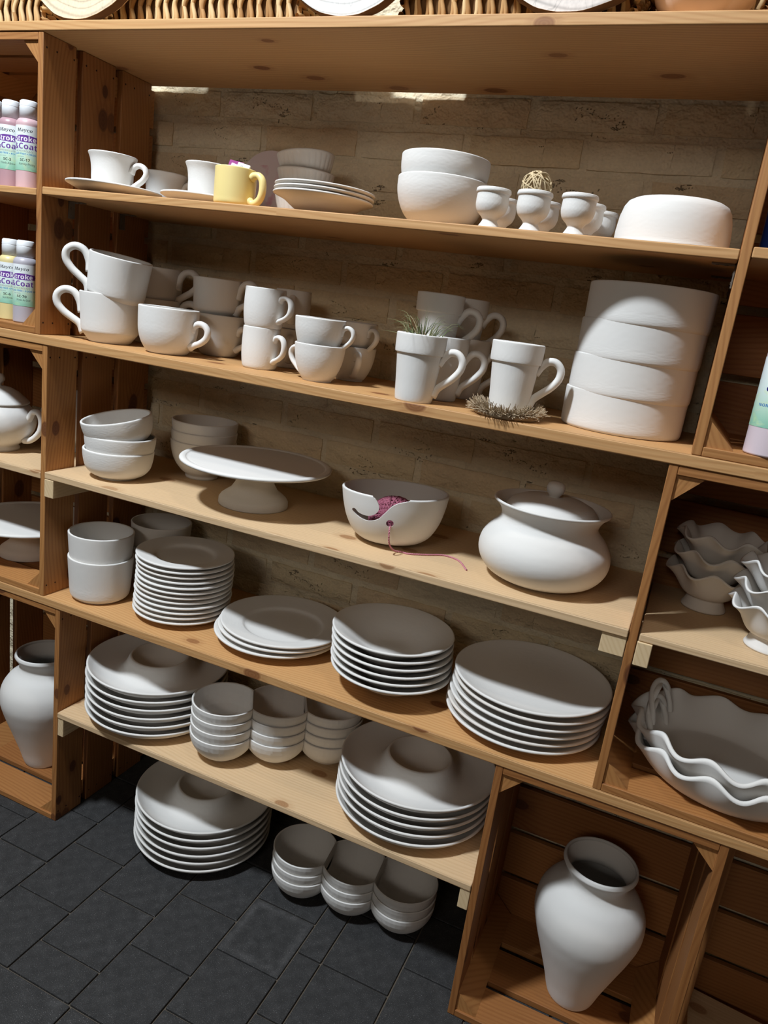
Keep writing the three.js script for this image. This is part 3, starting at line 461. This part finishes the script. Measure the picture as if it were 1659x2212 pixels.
  const lid = part('lid', lathe([[0, 0.104], [0.072, 0.104], [0.0735, 0.1060], [0.0740, 0.110], [0.0715, 0.1190], [0.0640, 0.1280], [0.0500, 0.1345], [0.0300, 0.1375], [0.0125, 0.1385], [0.0100, 0.1390], [0, 0.1390]], 80), M.clay, pot);
  part('knob', lathe([[0.0080, 0.137], [0.0085, 0.141], [0.0120, 0.1450], [0.0142, 0.1500], [0.0145, 0.1545], [0.0125, 0.1600], [0.0070, 0.1630], [0, 0.1635]], 40), M.clay, lid);
}
// ================================================================= plate shelf (S4)
{
  const Y = S4;
  const pg = vessel([[0.0480, 0], [0.0520, 0.0012], [0.0570, 0.0060], [0.0590, 0.0150], [0.0605, 0.0350], [0.0642, 0.0865]], 0.0042, { foot: 0.0025, n: 40 });
  solo('plant_pot', pg, M.clay, 'lower of the two nested plain pots in front by the crate', 'pot', [-0.6640, Y, -0.0748], 'nested plain pots');
  solo('plant_pot', pg, M.clay, 'upper of the two nested plain pots in front by the crate', 'pot', [-0.6660, Y + 0.0500, -0.0760], 'nested plain pots');
  solo('plant_pot', pg, M.clay, 'lower shaded pot of the rear pair behind the small plates', 'pot', [-0.6280, Y, -0.2150], 'nested plain pots');
  solo('plant_pot', pg, M.clay, 'upper shaded pot of the rear pair behind the small plates', 'pot', [-0.6290, Y + 0.0500, -0.2150], 'nested plain pots');
  const sp = dish([[0, 0.0045], [0.048, 0.0045], [0.0550, 0.0060], [0.0610, 0.0105], [0.0670, 0.0125], [0.0800, 0.0145], [0.0935, 0.0165]], 0.0046, 40, 80, 0.05, 0.001);
  for (let i = 0; i < 12; i++) { const k = 11 - i, l = k === 0 ? 'topmost small rimmed plate, its well half in shadow' : k === 11 ? 'bottom small rimmed plate of the stack of twelve' : `${ORD[k]} small rimmed plate from the top of the stack of twelve`; solo('side_plate', sp, i % 4 === 1 ? M.clayB : M.clay, l, 'plate', [-0.4897 + i * 0.0003 + jig(0.003), Y + i * 0.0104, -0.1180 + jig(0.003)], 'stack of small plates'); }
  const dp = dish([[0, 0.0045], [0.066, 0.0045], [0.0740, 0.0060], [0.0800, 0.0100], [0.0870, 0.0120], [0.1030, 0.0155], [0.1195, 0.0195]], 0.005, 40, 96, 0.066, 0.001);
  [['bottom', -0.2745, 0, -0.1370], ['middle', -0.2690, 0.0108, -0.1400], ['top', -0.2655, 0.0200, -0.1425]].forEach(([n, x, dy, z]) => solo('dinner_plate', dp, M.clay, `${n} large rimmed dinner plate of the three beside the bowls`, 'plate', [x, Y + dy, z], 'dinner plates'));
  const bw = dish([[0, 0.004], [0.032, 0.004], [0.050, 0.010], [0.078, 0.0280], [0.0950, 0.0385], [0.1060, 0.0440]], 0.0045, 40, 96, 0.036, 0.001);
  for (let i = 0; i < 6; i++) solo('pasta_bowl', bw, M.clay, i === 5 ? 'topmost wide shallow bowl of the stack of six' : i === 0 ? 'bottom wide shallow bowl of the stack of six' : `${ORD[5 - i]} wide shallow bowl from the top of the stack of six`, 'bowl', [-0.0183 - i * 0.0014 + jig(0.002), Y + i * 0.0128, -0.1000 - i * 0.0012], 'stack of wide bowls');
  const cp = dish([[0, 0.0045], [0.060, 0.0047], [0.090, 0.0075], [0.112, 0.0130], [0.1290, 0.0200]], 0.0048, 40, 96, 0.07, 0.001);
  for (let i = 0; i < 6; i++) { const p = solo('coupe_plate', cp, i % 3 === 1 ? M.clayB : M.clay, i === 5 ? 'topmost large rimless plate, half lit and half in shadow' : i === 0 ? 'bottom large rimless plate of the stack of six at the right' : `${ORD[5 - i]} large rimless plate from the top of the stack at the right`, 'plate', [0.2190 + i * 0.0012 + jig(0.0025), Y + i * 0.0136, -0.1320], 'stack of rimless plates'); if (i === 5) p.rotation.set(0.01, 0, 0.012); }
}
// ================================================================= chip and dip plates and triple trays
const CD = dish([[0, 0.0105], [0.025, 0.0110], [0.0400, 0.0170], [0.0500, 0.0290], [0.0545, 0.0400], [0.0570, 0.0440], [0.0598, 0.0435], [0.0625, 0.0395], [0.0670, 0.0290], [0.0740, 0.0170], [0.0840, 0.0095], [0.0980, 0.0080], [0.1150, 0.0110], [0.1300, 0.0195], [0.1420, 0.0315]], 0.0046, 90, 96);
function cdStack(where, x, y, z, n, gname, lean = 0) { for (let i = 0; i < n; i++) solo('chip_and_dip_plate', CD, M.clay, i === n - 1 ? `topmost plate with a raised central dip well, ${where}` : i === 0 ? `bottom plate with a dip well, ${where}` : `${ORD[n - 1 - i]} plate from the top with a dip well, ${where}`, 'plate', [x + jig(0.0022) + i * lean, y + i * 0.0182, z + jig(0.0022)], gname); }
cdStack('left stack on the lowest shelf', -0.5435, S5, -0.1263, 6, 'dip plates left on the lowest shelf', 0);
cdStack('right stack on the lowest shelf', 0.0489, S5, -0.1368, 5, 'dip plates right on the lowest shelf', 0.0006);
cdStack('stack on the floor', -0.4090, 0, -0.1390, 6, 'dip plates on the floor', 0);
const TRAY = (() => {
  const R = 0.0655, h = 0.058, sp = 0.1055, t = 0.0036, gs = [];
  const prof = (s) => { // radius, height along the outside
    if (s < 0.2) return [s / 0.2 * 0.0285, 0]; if (s < 0.26) { const q = (s - 0.2) / 0.06; return [0.0285 + 0.0015 * q, 0.0035 * q]; }
    const q = (s - 0.26) / 0.74, y = 0.0035 + (h - 0.0035) * Math.pow(q, 1.25), k = (h - y) / 0.0622; return [R * Math.sqrt(Math.max(0.05, 1 - k * k)), y]; };
  for (let b = -1; b <= 1; b++) {
    const lim = (a, d) => { const c = Math.cos(a); let m = 1e9; if (c > 1e-6 && b < 1) m = Math.min(m, d / c); if (c < -1e-6 && b > -1) m = Math.min(m, -d / c); return m; };
    const g = doubleWall((s, a, side) => {
      let [r, y] = prof(s); if (side === 0) { r = Math.min(r, lim(a, sp / 2)); return [b * sp + r * Math.cos(a), y, r * Math.sin(a)]; }
      const ri = Math.max(0, r - t * Math.min(1, s * 2.4)); let rm = Math.min(ri, lim(a, sp / 2 - t * 0.45)); if (side === 0.5) { rm = Math.min(r - t * 0.5, lim(a, sp / 2 - 0.0004)); return [b * sp + rm * Math.cos(a), y + 0.0012, rm * Math.sin(a)]; }
      return [b * sp + rm * Math.cos(a), Math.min(h, Math.max(y, t) + (s < 0.5 ? 0.001 : 0)), rm * Math.sin(a)];
    }, 30, 120); gs.push(g);
  }
  const g = mergeGeometries(gs); return toCreasedNormals(g, 0.7);
})();
function trays(where, x, y, z, turn, n, group) { for (let i = 0; i < n; i++) { const t = solo('triple_tray', TRAY, M.clay, i === n - 1 ? `topmost three-bowl serving tray ${where}` : i === 0 ? `bottom three-bowl serving tray ${where}` : `${ORD[n - 1 - i]} three-bowl serving tray from the top ${where}`, 'tray', [x, y + i * 0.0215, z], group); t.rotation.y = turn; } }
trays('in the stack on the lowest shelf', -0.2470, S5, -0.1280, 31.8 * D2R, 4, 'three-bowl trays on the lowest shelf');
trays('in the stack on the floor', -0.0430, 0.0, -0.1310, 6.5 * D2R, 3, 'three-bowl trays on the floor');
// ================================================================= vases
const VASE = vessel([[0.0395, 0], [0.0420, 0.004], [0.0530, 0.040], [0.0700, 0.090], [0.0870, 0.140], [0.0945, 0.172], [0.0915, 0.203], [0.0770, 0.228], [0.0590, 0.2440], [0.0535, 0.2540], [0.0550, 0.2640], [0.0610, 0.2740], [0.0640, 0.2800], [0.0630, 0.2850]], 0.005, { n: 80, seg: 80 });
solo('vase', VASE, M.clay, 'tall white vase in the dark crate at the bottom right', 'vase', [0.4012, 0.0130, -0.1430], 'tall vases');
solo('vase', VASE, M.clay, 'tall white vase in the crate at the bottom left', 'vase', [-0.8746, 0.0130, -0.1338], 'tall vases');
// ================================================================= left crate: teapots, cake stand
{
  const tp = (label, x, z, turn) => {
    const Y = S3 - 0.004, g = thing('teapot', label, 'teapot', [x, Y, z], 'teapots');
    part('body', vessel([[0.0420, 0], [0.0430, 0.004], [0.0400, 0.010], [0.0560, 0.022], [0.0710, 0.040], [0.0765, 0.060], [0.0730, 0.080], [0.0620, 0.095], [0.0560, 0.100]], 0.0045, { n: 50 }), M.clay, g);
    const lid = part('lid', lathe([[0, 0.099], [0.0600, 0.099], [0.0625, 0.1005], [0.0610, 0.1035], [0.0520, 0.112], [0.0400, 0.1225], [0.0250, 0.1300], [0.0090, 0.1330], [0, 0.1330]], 64), M.clay, g);
    part('knob', lathe([[0.0070, 0.131], [0.0062, 0.136], [0.0085, 0.1400], [0.0125, 0.1455], [0.0125, 0.1520], [0.0090, 0.1575], [0, 0.1590]], 36), M.clay, lid);
    part('handle', rod([[0.066, 0.068], [0.0745, 0.076], [0.083, 0.0885], [0.095, 0.0885], [0.1030, 0.074], [0.1000, 0.052], [0.0880, 0.036], [0.0740, 0.027], [0.062, 0.026]], 0.0062, 0.0085, s => 1 + 0.45 * Math.exp(-Math.pow(s / 0.1, 2)) + 0.2 * Math.exp(-Math.pow((1 - s) / 0.08, 2)), 44, 16), M.clay, g);
    part('spout', rod([[-0.060, 0.030], [-0.082, 0.042], [-0.094, 0.062], [-0.100, 0.084], [-0.110, 0.094]], 0.0125, 0.0125, s => 1.25 - 0.7 * s, 24, 16), M.clay, g);
    g.rotation.y = turn * D2R; return g;
  };
  tp('front white teapot with domed lid in the left crate', -0.9560, -0.0780, 14).scale.set(0.95, 1, 0.95);
  tp('shaded white teapot behind the front one in the left crate', -0.8760, -0.1930, -20).scale.set(0.85, 1, 0.85);
  cakeStand('white pedestal cake stand below the teapots in the left crate', -0.9250, yD[1] + 0.0130, -0.1300, 0.94);
}
// ================================================================= right crate: wavy bowls and wavy baskets
{
  const wave = (R, h, n, amp, ruff) => doubleWall((s, a, side) => {
    const foot = s < 0.3; let r, y; const k = (s - 0.3) / 0.7;
    if (s < 0.12) { r = s / 0.12 * 0.034; y = 0.0; } else if (foot) { const q = (s - 0.12) / 0.18; r = 0.0367 - (0.0367 - 0.026) * Math.pow(q, 0.7); y = 0.020 * q; } else { r = 0.026 + (R - 0.026) * (0.70 * Math.pow(k, 0.55) + 0.05 * k + 0.25 * Math.pow(k, 5)); y = 0.020 + (h - 0.020) * Math.pow(k, 1.2); }
    if (!foot) { const w = Math.pow(k, 2.2); r += ruff * w * Math.sin(n * a); y -= amp * w * Math.sin(n * a + 0.35); }
    if (side > 0) { const t = 0.0038 * (side === 1 ? 1 : 0.5); if (foot) { r = Math.min(r, 0.026) * (s / 0.3); y = 0.0235; } else { r = Math.max(0, r - t * 0.8); y += t * 0.6 + (side === 0.5 ? 0.0008 : 0) * 1; if (k < 0.12) y = Math.max(y, 0.0235); } }
    return [r * Math.cos(a), y, r * Math.sin(a)];
  }, 34, 120);
  const wg = wave(0.0665, 0.064, 7, 0.0056, 0.0042);
  ['bottom', 'middle', 'top'].forEach((n, i) => { const b = solo('wavy_bowl', wg, M.clayB, `${n} wavy-rimmed footed bowl in the rear shaded stack`, 'bowl', [0.4560 + i * 0.002, Y2, -0.1945].map((v, j) => j === 1 ? v + i * 0.0285 : v), 'wavy footed bowls'); b.rotation.y = 0.25 * i; });
  ['bottom', 'middle', 'top'].forEach((n, i) => { const b = solo('wavy_bowl', wg, M.clay, `${n} wavy-rimmed footed bowl in the front lit stack`, 'bowl', [0.5450 + i * 0.003, Y2, -0.0800].map((v, j) => j === 1 ? v + i * 0.0285 : v), 'wavy footed bowls'); b.rotation.y = 0.3 + 0.2 * i; });
  const pan = (flare) => doubleWall((s, a, side) => {
    const A = 0.145, B = 0.124, k = Math.max(0, (s - 0.3) / 0.7); const base = 0.66; let q = s < 0.3 ? s / 0.3 * base : base + (1 - base) * Math.pow(k, 0.8); let y = 0.053 * Math.pow(k, 1.3);
    const w = Math.pow(k, 3), zz = 0; q += 0.034 * w * Math.sin(11 * a + 0.6); y -= 0.0070 * w * Math.sin(11 * a + 0.9);
    if (side > 0) { const t = side === 1 ? 0.0062 : 0.0031; q -= t / 0.13 * (0.3 + 0.7 * k); y += t * (1 - 0.4 * k) + (side === 0.5 ? 0.0016 : 0); }
    return [A * Math.max(0, q) * Math.cos(a), y, B * Math.max(0, q) * Math.sin(a)];
  }, 26, 208);
  const panG = pan(1); const twist = (ph) => { const q = []; for (let i = 0; i <= 60; i++) { const s = i / 60, a = Math.PI * s, z = -0.036 * Math.cos(a), y = 0.056 * Math.pow(Math.sin(a), 0.8) + 0.034, x = -0.012 * Math.sin(a), c = s * 10 + ph; q.push(new THREE.Vector3(x + 0.0036 * Math.cos(c), y + 0.0036 * Math.sin(c) * Math.sin(a), z + 0.0036 * Math.sin(c) * Math.cos(a))); } return new THREE.TubeGeometry(new THREE.CatmullRomCurve3(q), 80, 0.0044, 9, false); };
  const hg = mergeGeometries([twist(0), twist(Math.PI)]);
  const basket = (label, p, rot) => { const g = thing('wavy_basket', label, 'basket', p, 'oval wavy baskets'); part('body', panG, M.clay, g); for (const s of [-1, 1]) { const h = part('handle', hg, M.clay, g); h.position.set(s * 0.108, 0, 0); h.rotation.y = s < 0 ? 0 : Math.PI; h.rotation.z = 0; } g.rotation.set(...rot); return g; };
  basket('lower oval basket with wavy rim and twisted handles', [0.5360, yD[1] + 0.0128, -0.116], [0, -0.30, 0]);
  basket('upper oval basket with wavy rim nested in the lower one', [0.5340, yD[1] + 0.0128 + 0.0245, -0.118], [0.0, -0.34, 0]);
}
// ================================================================= paint bottles
{
  const label = (o) => {
    const W = 512, H = 512, c = document.createElement('canvas'); c.width = W; c.height = H; const x = c.getContext('2d');
    const gr = x.createLinearGradient(0, 0, 0, H); gr.addColorStop(0, '#eef2f4'); gr.addColorStop(0.45, '#dcebe6'); gr.addColorStop(0.75, '#b9dcc6'); gr.addColorStop(1, '#8cc4ac'); x.fillStyle = gr; x.fillRect(0, 0, W, H);
    const f = rng(o.seed); for (let i = 0; i < 26; i++) { x.fillStyle = `rgba(${200 + f() * 40},${215 + f() * 30},${150 + f() * 60},0.22)`; x.beginPath(); x.ellipse(f() * W, 250 + f() * 260, 20 + f() * 60, 8 + f() * 18, f() * 3, 0, 6.3); x.fill(); }
    x.textAlign = 'center'; const cx = 256;
    if (o.wonder) {
      x.fillStyle = '#4a2a92'; for (let i = 0; i < 9; i++) { x.beginPath(); x.moveTo(cx - 30 - i * 3 + (i % 2) * 30, 60 + i * 18); x.lineTo(cx + 60, 40 + i * 16); x.lineTo(cx + 60, 80 + i * 16); x.fill(); }
      x.font = 'bold 120px sans-serif'; x.fillText('Stroke', cx + 60, 150); x.fillStyle = '#221a6a'; x.font = 'bold 110px serif'; x.fillText('&Coat', cx + 40, 250);
      x.fillStyle = '#555'; x.font = '34px sans-serif'; x.fillText('WONDERGLAZE', cx + 60, 320); x.fillStyle = '#2f6cb4'; x.font = 'bold 30px sans-serif'; x.fillText('NON-TOXIC • LEAD FREE', cx + 20, 360); x.fillStyle = '#111'; x.font = 'bold 44px sans-serif'; x.fillText(o.code, cx + 50, 440); x.font = '32px sans-serif'; x.fillText(o.name, cx + 40, 482);
    } else {
      x.fillStyle = '#2c2c34'; x.font = 'italic bold 52px serif'; x.fillText('Mayco', cx, 74);
      x.fillStyle = '#6a3a96'; x.beginPath(); x.ellipse(cx + 20, 150, 150, 40, 0, 0, 6.3); x.fill(); x.fillRect(cx - 90, 118, 250, 64);
      x.fillStyle = '#f4f2f6'; x.font = 'bold 78px sans-serif'; x.fillText('Stroke', cx + 10, 178); x.fillStyle = '#6a3a96'; x.font = 'bold 92px sans-serif'; x.fillText('&Coat', cx + 6, 268);
      x.fillStyle = '#7a7a80'; x.font = '28px sans-serif'; x.fillText('WONDERGLAZE', cx, 302); x.fillStyle = '#2f7cb8'; x.font = 'bold 28px sans-serif'; x.fillText('LEAD FREE • FOOD SAFE', cx + 40, 334);
      x.fillStyle = '#6f8a86'; x.font = '20px sans-serif'; x.fillText('non-toxic', cx - 40, 362); x.fillStyle = '#1c1c20'; x.font = 'bold 42px sans-serif'; x.fillText(o.code, cx + 10, 408); x.font = '32px sans-serif'; x.fillText(o.name, cx + 30, 450);
      x.fillStyle = '#7fa6c8'; for (let i = 0; i < 16; i++) x.fillRect(430, 96 + i * 9, 26, 4);
    }
    const t = new THREE.CanvasTexture(c); t.colorSpace = THREE.SRGBColorSpace; t.anisotropy = 8; return new THREE.MeshStandardMaterial({ map: t, roughness: 0.4 });
  };
  const body = (r, h) => lathe([[0, 0], [r - 0.003, 0], [r - 0.0008, 0.0008], [r, 0.003], [r, h - 0.012], [r - 0.001, h - 0.007], [r - 0.004, h - 0.003], [r - 0.0085, h], [0, h]], 48);
  const cap = (r, h) => lathe([[0, 0], [r, 0], [r, h * 0.62], [r - 0.0004, h * 0.64], [r - 0.0004, h * 0.66], [r, h * 0.68], [r - 0.0006, h - 0.002], [r - 0.003, h], [0, h]], 36);
  const B = (lab, p, paint, o, r = 0.0215, h = 0.122, turn = 30) => {
    const g = thing('paint_bottle', lab, 'bottle', p, 'glaze paint bottles'); part('bottle_body', body(r, h), new THREE.MeshStandardMaterial({ color: paint, roughness: 0.35 }), g);
    const lg = new THREE.CylinderGeometry(r + 0.0003, r + 0.0003, h * 0.62, 48, 1, true, -Math.PI * 0.62, Math.PI * 1.24); part('label', lg, label(o), g).position.y = h * 0.57;
    const c = part('cap', cap(r * 0.74, 0.030), new THREE.MeshStandardMaterial({ color: 0xf2f4f6, roughness: 0.4 }), g); c.position.y = h - 0.001;
    g.rotation.y = turn * D2R; return g;
  };
  const y1 = S1 - 0.004, y0 = yB[1] + 0.0127;
  B('mauve paint bottle on the upper left shelf, second from the post', [-0.8900, y1, -0.0500], 0xb49098, { seed: 1, code: 'SC-3', name: 'Think About It' }, 0.0215, 0.122, 26);
  B('pink paint bottle on the upper left shelf, next to the post', [-0.8440, y1, -0.0480], 0xd2b0b4, { seed: 2, code: 'SC-17', name: 'Hanky-Pinky' }, 0.0215, 0.122, 26);
  B('paint bottle cut off at the left edge of the upper left shelf', [-0.9360, y1, -0.0520], 0xa8868e, { seed: 3, code: 'SC-2', name: 'Melon-Choly' }, 0.0215, 0.122, 26);
  B('yellow paint bottle on the lower left shelf', [-0.8900, y0, -0.0500], 0xdccb92, { seed: 4, code: 'SC-6', name: 'Sunkissed' }, 0.0215, 0.122, 26);
  B('lilac grey paint bottle on the lower left shelf, next to the post', [-0.8430, y0, -0.0420], 0xb2aeb6, { seed: 5, code: 'SC-70', name: 'Pink-A-Dot' }, 0.0215, 0.122, 26);
  B('pale pink paint bottle cut off at the right edge', [0.4730, y0, -0.0270], 0xd8c8ce, { seed: 6, code: 'SC-1', name: 'Pink-A-Boo', wonder: true }, 0.0300, 0.140, 8);
  B('dark blue paint bottle at the right edge beside the knotted post', [0.4330, S1 + 0.004, -0.0520], 0x1c3c8c, { seed: 7, code: 'SC-31', name: 'The Blues', wonder: true }, 0.0300, 0.140, 150);
}
// ================================================================= things on the top board
{
  const Y = yA[1]; const wm = [0xb98f5c, 0xcaa470, 0xa67c4a, 0xd6b888].map(c => new THREE.MeshStandardMaterial({ color: c, roughness: 0.85 })); const f = rng(61);
  const stk = tube3([[0, 0, 0], [0.0018, 0.016, 0.003], [-0.0012, 0.032, 0.0035], [0.0012, 0.048, 0.002]], 0.0036, 12, 8);
  const lay = tube3([[-0.010, 0, 0], [0, 0.002, 0.0035], [0.010, 0, 0]], 0.0042, 8, 8);
  const basket = (label, x0, x1, z, dep = 0.24) => {
    const g = thing('wicker_basket', label, 'basket', [(x0 + x1) / 2, Y, z - dep / 2], 'wicker baskets'); const w = x1 - x0;
    const im = new THREE.MeshStandardMaterial({ color: 0x6a4a28, roughness: 1 });
    part('bottom', new RoundedBoxGeometry(w - 0.012, 0.006, dep - 0.014, 1, 0.002).translate(0, 0.004, 0), im, g);
    for (const [sx, sz, lx, lz] of [[0, 1, w - 0.014, 0.004], [0, -1, w - 0.014, 0.004]]) part('lining', new THREE.BoxGeometry(lx, 0.10, lz).translate(0, 0.054, sz * (dep / 2 - 0.010)), im, g);
    for (const s of [-1, 1]) part('lining', new THREE.BoxGeometry(0.004, 0.10, dep - 0.02).translate(s * (w / 2 - 0.009), 0.054, 0), im, g);
    const n = Math.round(w / 0.0092);
    for (let i = 0; i < n; i++) for (let k = 0; k < 2; k++) { const m = part('strand', stk, wm[Math.floor(f() * 4)], g); m.position.set(-w / 2 + 0.006 + (i + 0.5) * (w - 0.012) / n, 0.003 + k * 0.047, dep / 2 - 0.005); m.rotation.z = (i % 2 ? -0.16 : 0.12) + (f() - 0.5) * 0.1; }
    for (const s of [-1, 1]) for (let j = 0; j < 12; j++) for (let k = 0; k < Math.floor(dep / 0.025); k++) { const m = part('strand', lay, wm[Math.floor(f() * 4)], g); m.position.set(s * (w / 2 - 0.004), 0.006 + j * 0.0082, dep / 2 - 0.015 - k * 0.024 + (j % 2) * 0.012); m.rotation.y = s * Math.PI / 2; }
    part('rim', new THREE.TorusGeometry(0.5, 0.012, 10, 60).scale(1, 1, 0.5).rotateX(Math.PI / 2).scale(w, 1, dep - 0.01).translate(0, 0.103, 0), wm[0], g);
  };
  basket('wicker basket at the far left of the top board', -1.06, -0.800, -0.042);
  basket('wicker basket between the left and middle wood slices', -0.655, -0.290, -0.042);
  basket('wicker basket between the middle and right wood slices', -0.130, 0.195, -0.044);
  basket('wicker basket behind the peach pumpkin', 0.200, 0.345, -0.130, 0.150);
  const ring = (seed, base) => dataTex(512, 512, (u, v, c) => { const dx = u - 0.5, dy = v - 0.5, r = Math.hypot(dx, dy) * 2, a = Math.atan2(dy, dx), q = r + 0.03 * nz(Math.cos(a) * 2, Math.sin(a) * 2, seed); const s = Math.pow(0.5 + 0.5 * Math.sin(q * 60 + 3 * nz(q * 6, 0, seed)), 8) * 0.16, crk = Math.abs(nz(a * 9, q * 1.5, seed)) < 0.012 ? 0.1 : 0, g = 0.05 * nz(u * 60, v * 60, seed); for (let k = 0; k < 3; k++) c[k] = base[k] * (1 - s - crk + g); });
  const bark = new THREE.MeshStandardMaterial({ color: 0x5c4432, roughness: 1 });
  const slice = (label, x, R, z, base, seed) => {
    const g = thing('wood_slice', label, 'wood slice', [x, Y, z], 'wood slices on the top board'); const N = 96, t = 0.016;
    const rad = a => R * (1 + 0.018 * Math.sin(a * 3 + seed) + 0.010 * nz(Math.cos(a) * 5, Math.sin(a) * 5, seed));
    const sh = new THREE.Shape(); for (let i = 0; i <= N; i++) { const a = i / N * 2 * Math.PI, r = rad(a) * 0.988; i ? sh.lineTo(r * Math.cos(a), r * Math.sin(a)) : sh.moveTo(r * Math.cos(a), r * Math.sin(a)); }
    const e = new THREE.ExtrudeGeometry(sh, { depth: t, bevelEnabled: false }); const uv = e.attributes.uv, p = e.attributes.position; for (let i = 0; i < uv.count; i++) uv.setXY(i, p.getX(i) / R / 2 + 0.5, p.getY(i) / R / 2 + 0.5);
    const pos = [], idx = []; for (let i = 0; i < N; i++) { const a = i / N * 2 * Math.PI, r0 = rad(a) * 0.985; for (const [k, z] of [[0, 0.0004], [1, 0.002], [1, t - 0.002], [0, t - 0.0004]]) { const r = r0 + k * R * (0.008 + 0.008 * (0.5 + nz(a * 14, z * 200, seed))); pos.push(r * Math.cos(a), r * Math.sin(a), z); } }
    for (let i = 0; i < N; i++) for (let k = 0; k < 3; k++) { const a = i * 4 + k, b = (i + 1) % N * 4 + k; idx.push(a, b, b + 1, a, b + 1, a + 1); }
    const bg = new THREE.BufferGeometry(); bg.setAttribute('position', new THREE.Float32BufferAttribute(pos, 3)); bg.setIndex(idx); bg.computeVertexNormals();
    const grp = [part('face', e, new THREE.MeshStandardMaterial({ map: ring(seed, base), roughness: 0.85 }), g), part('bark', bg, bark, g)]; for (const m of grp) { m.position.set(0, R * 1.015, -t); } g.rotation.x = -0.10; return g;
  };
  slice('left wood slice with bark standing on the top board', -0.690, 0.125, -0.006, [226, 204, 172], 2);
  slice('middle pale wood slice with bark standing on the top board', -0.208, 0.118, -0.006, [226, 222, 216], 5);
  slice('right pale wood slice with bark standing on the top board', 0.120, 0.128, -0.006, [222, 212, 204], 8);
  const pk = thing('pumpkin', 'peach coloured rounded pumpkin at the right end of the top board', 'pumpkin', [0.272, Y, -0.062]);
  part('body', doubleWall((s, a, side) => { const ph = Math.PI * (1 - s * 0.985), k = side === 1 ? 0.9 : side === 0.5 ? 0.95 : 1, r = 0.060 * Math.sin(ph) * (1 + 0.055 * Math.pow(Math.abs(Math.sin(a * 4)), 0.6)) * k; return [r * Math.cos(a), 0.046 + 0.046 * Math.cos(ph) * k * (1 - 0.12 * Math.pow(Math.sin(ph), 4)), r * Math.sin(a)]; }, 28, 96), new THREE.MeshStandardMaterial({ color: 0xf0d2b8, roughness: 0.7 }), pk);
  part('stalk', rod([[0, 0.085], [0.002, 0.098], [0.008, 0.110]], 0.007, 0.007, s => 1.2 - 0.4 * s, 10, 10), new THREE.MeshStandardMaterial({ color: 0x7a5a34, roughness: 1 }), pk);
  // rough bark log right of it
  const lg = new THREE.CylinderGeometry(0.095, 0.1, 0.30, 48, 10, false); { const p = lg.attributes.position; for (let i = 0; i < p.count; i++) { const x = p.getX(i), y = p.getY(i), z = p.getZ(i), k = 1 + 0.06 * nz(x * 40, y * 14, z * 40) + 0.03 * nz(x * 110, y * 40, z * 110); p.setXYZ(i, x * k, y, z * k); } lg.computeVertexNormals(); }
  const lo = solo('bark_log', lg, new THREE.MeshStandardMaterial({ map: crateTex, color: 0x9a6238, roughness: 1, bumpMap: wallBump, bumpScale: 0.012 }), 'rough brown bark-covered log at the right end of the top board', 'log', [0.505, Y + 0.1085, -0.165]); lo.rotation.z = Math.PI / 2;

}
{ // rough wooden offcut in the bottom right corner
  const g = plank(0.20, 0.018, 0.10, 'x', 0.003); const o = solo('wood_offcut', g, M.pale, 'rough light wood offcut on the floor in the bottom right corner', 'wood offcut', [0.700, 0.0225, -0.195]); o.rotation.y = -0.12; o.position.y = 0.0226;
}
renderer.render(scene, camera);
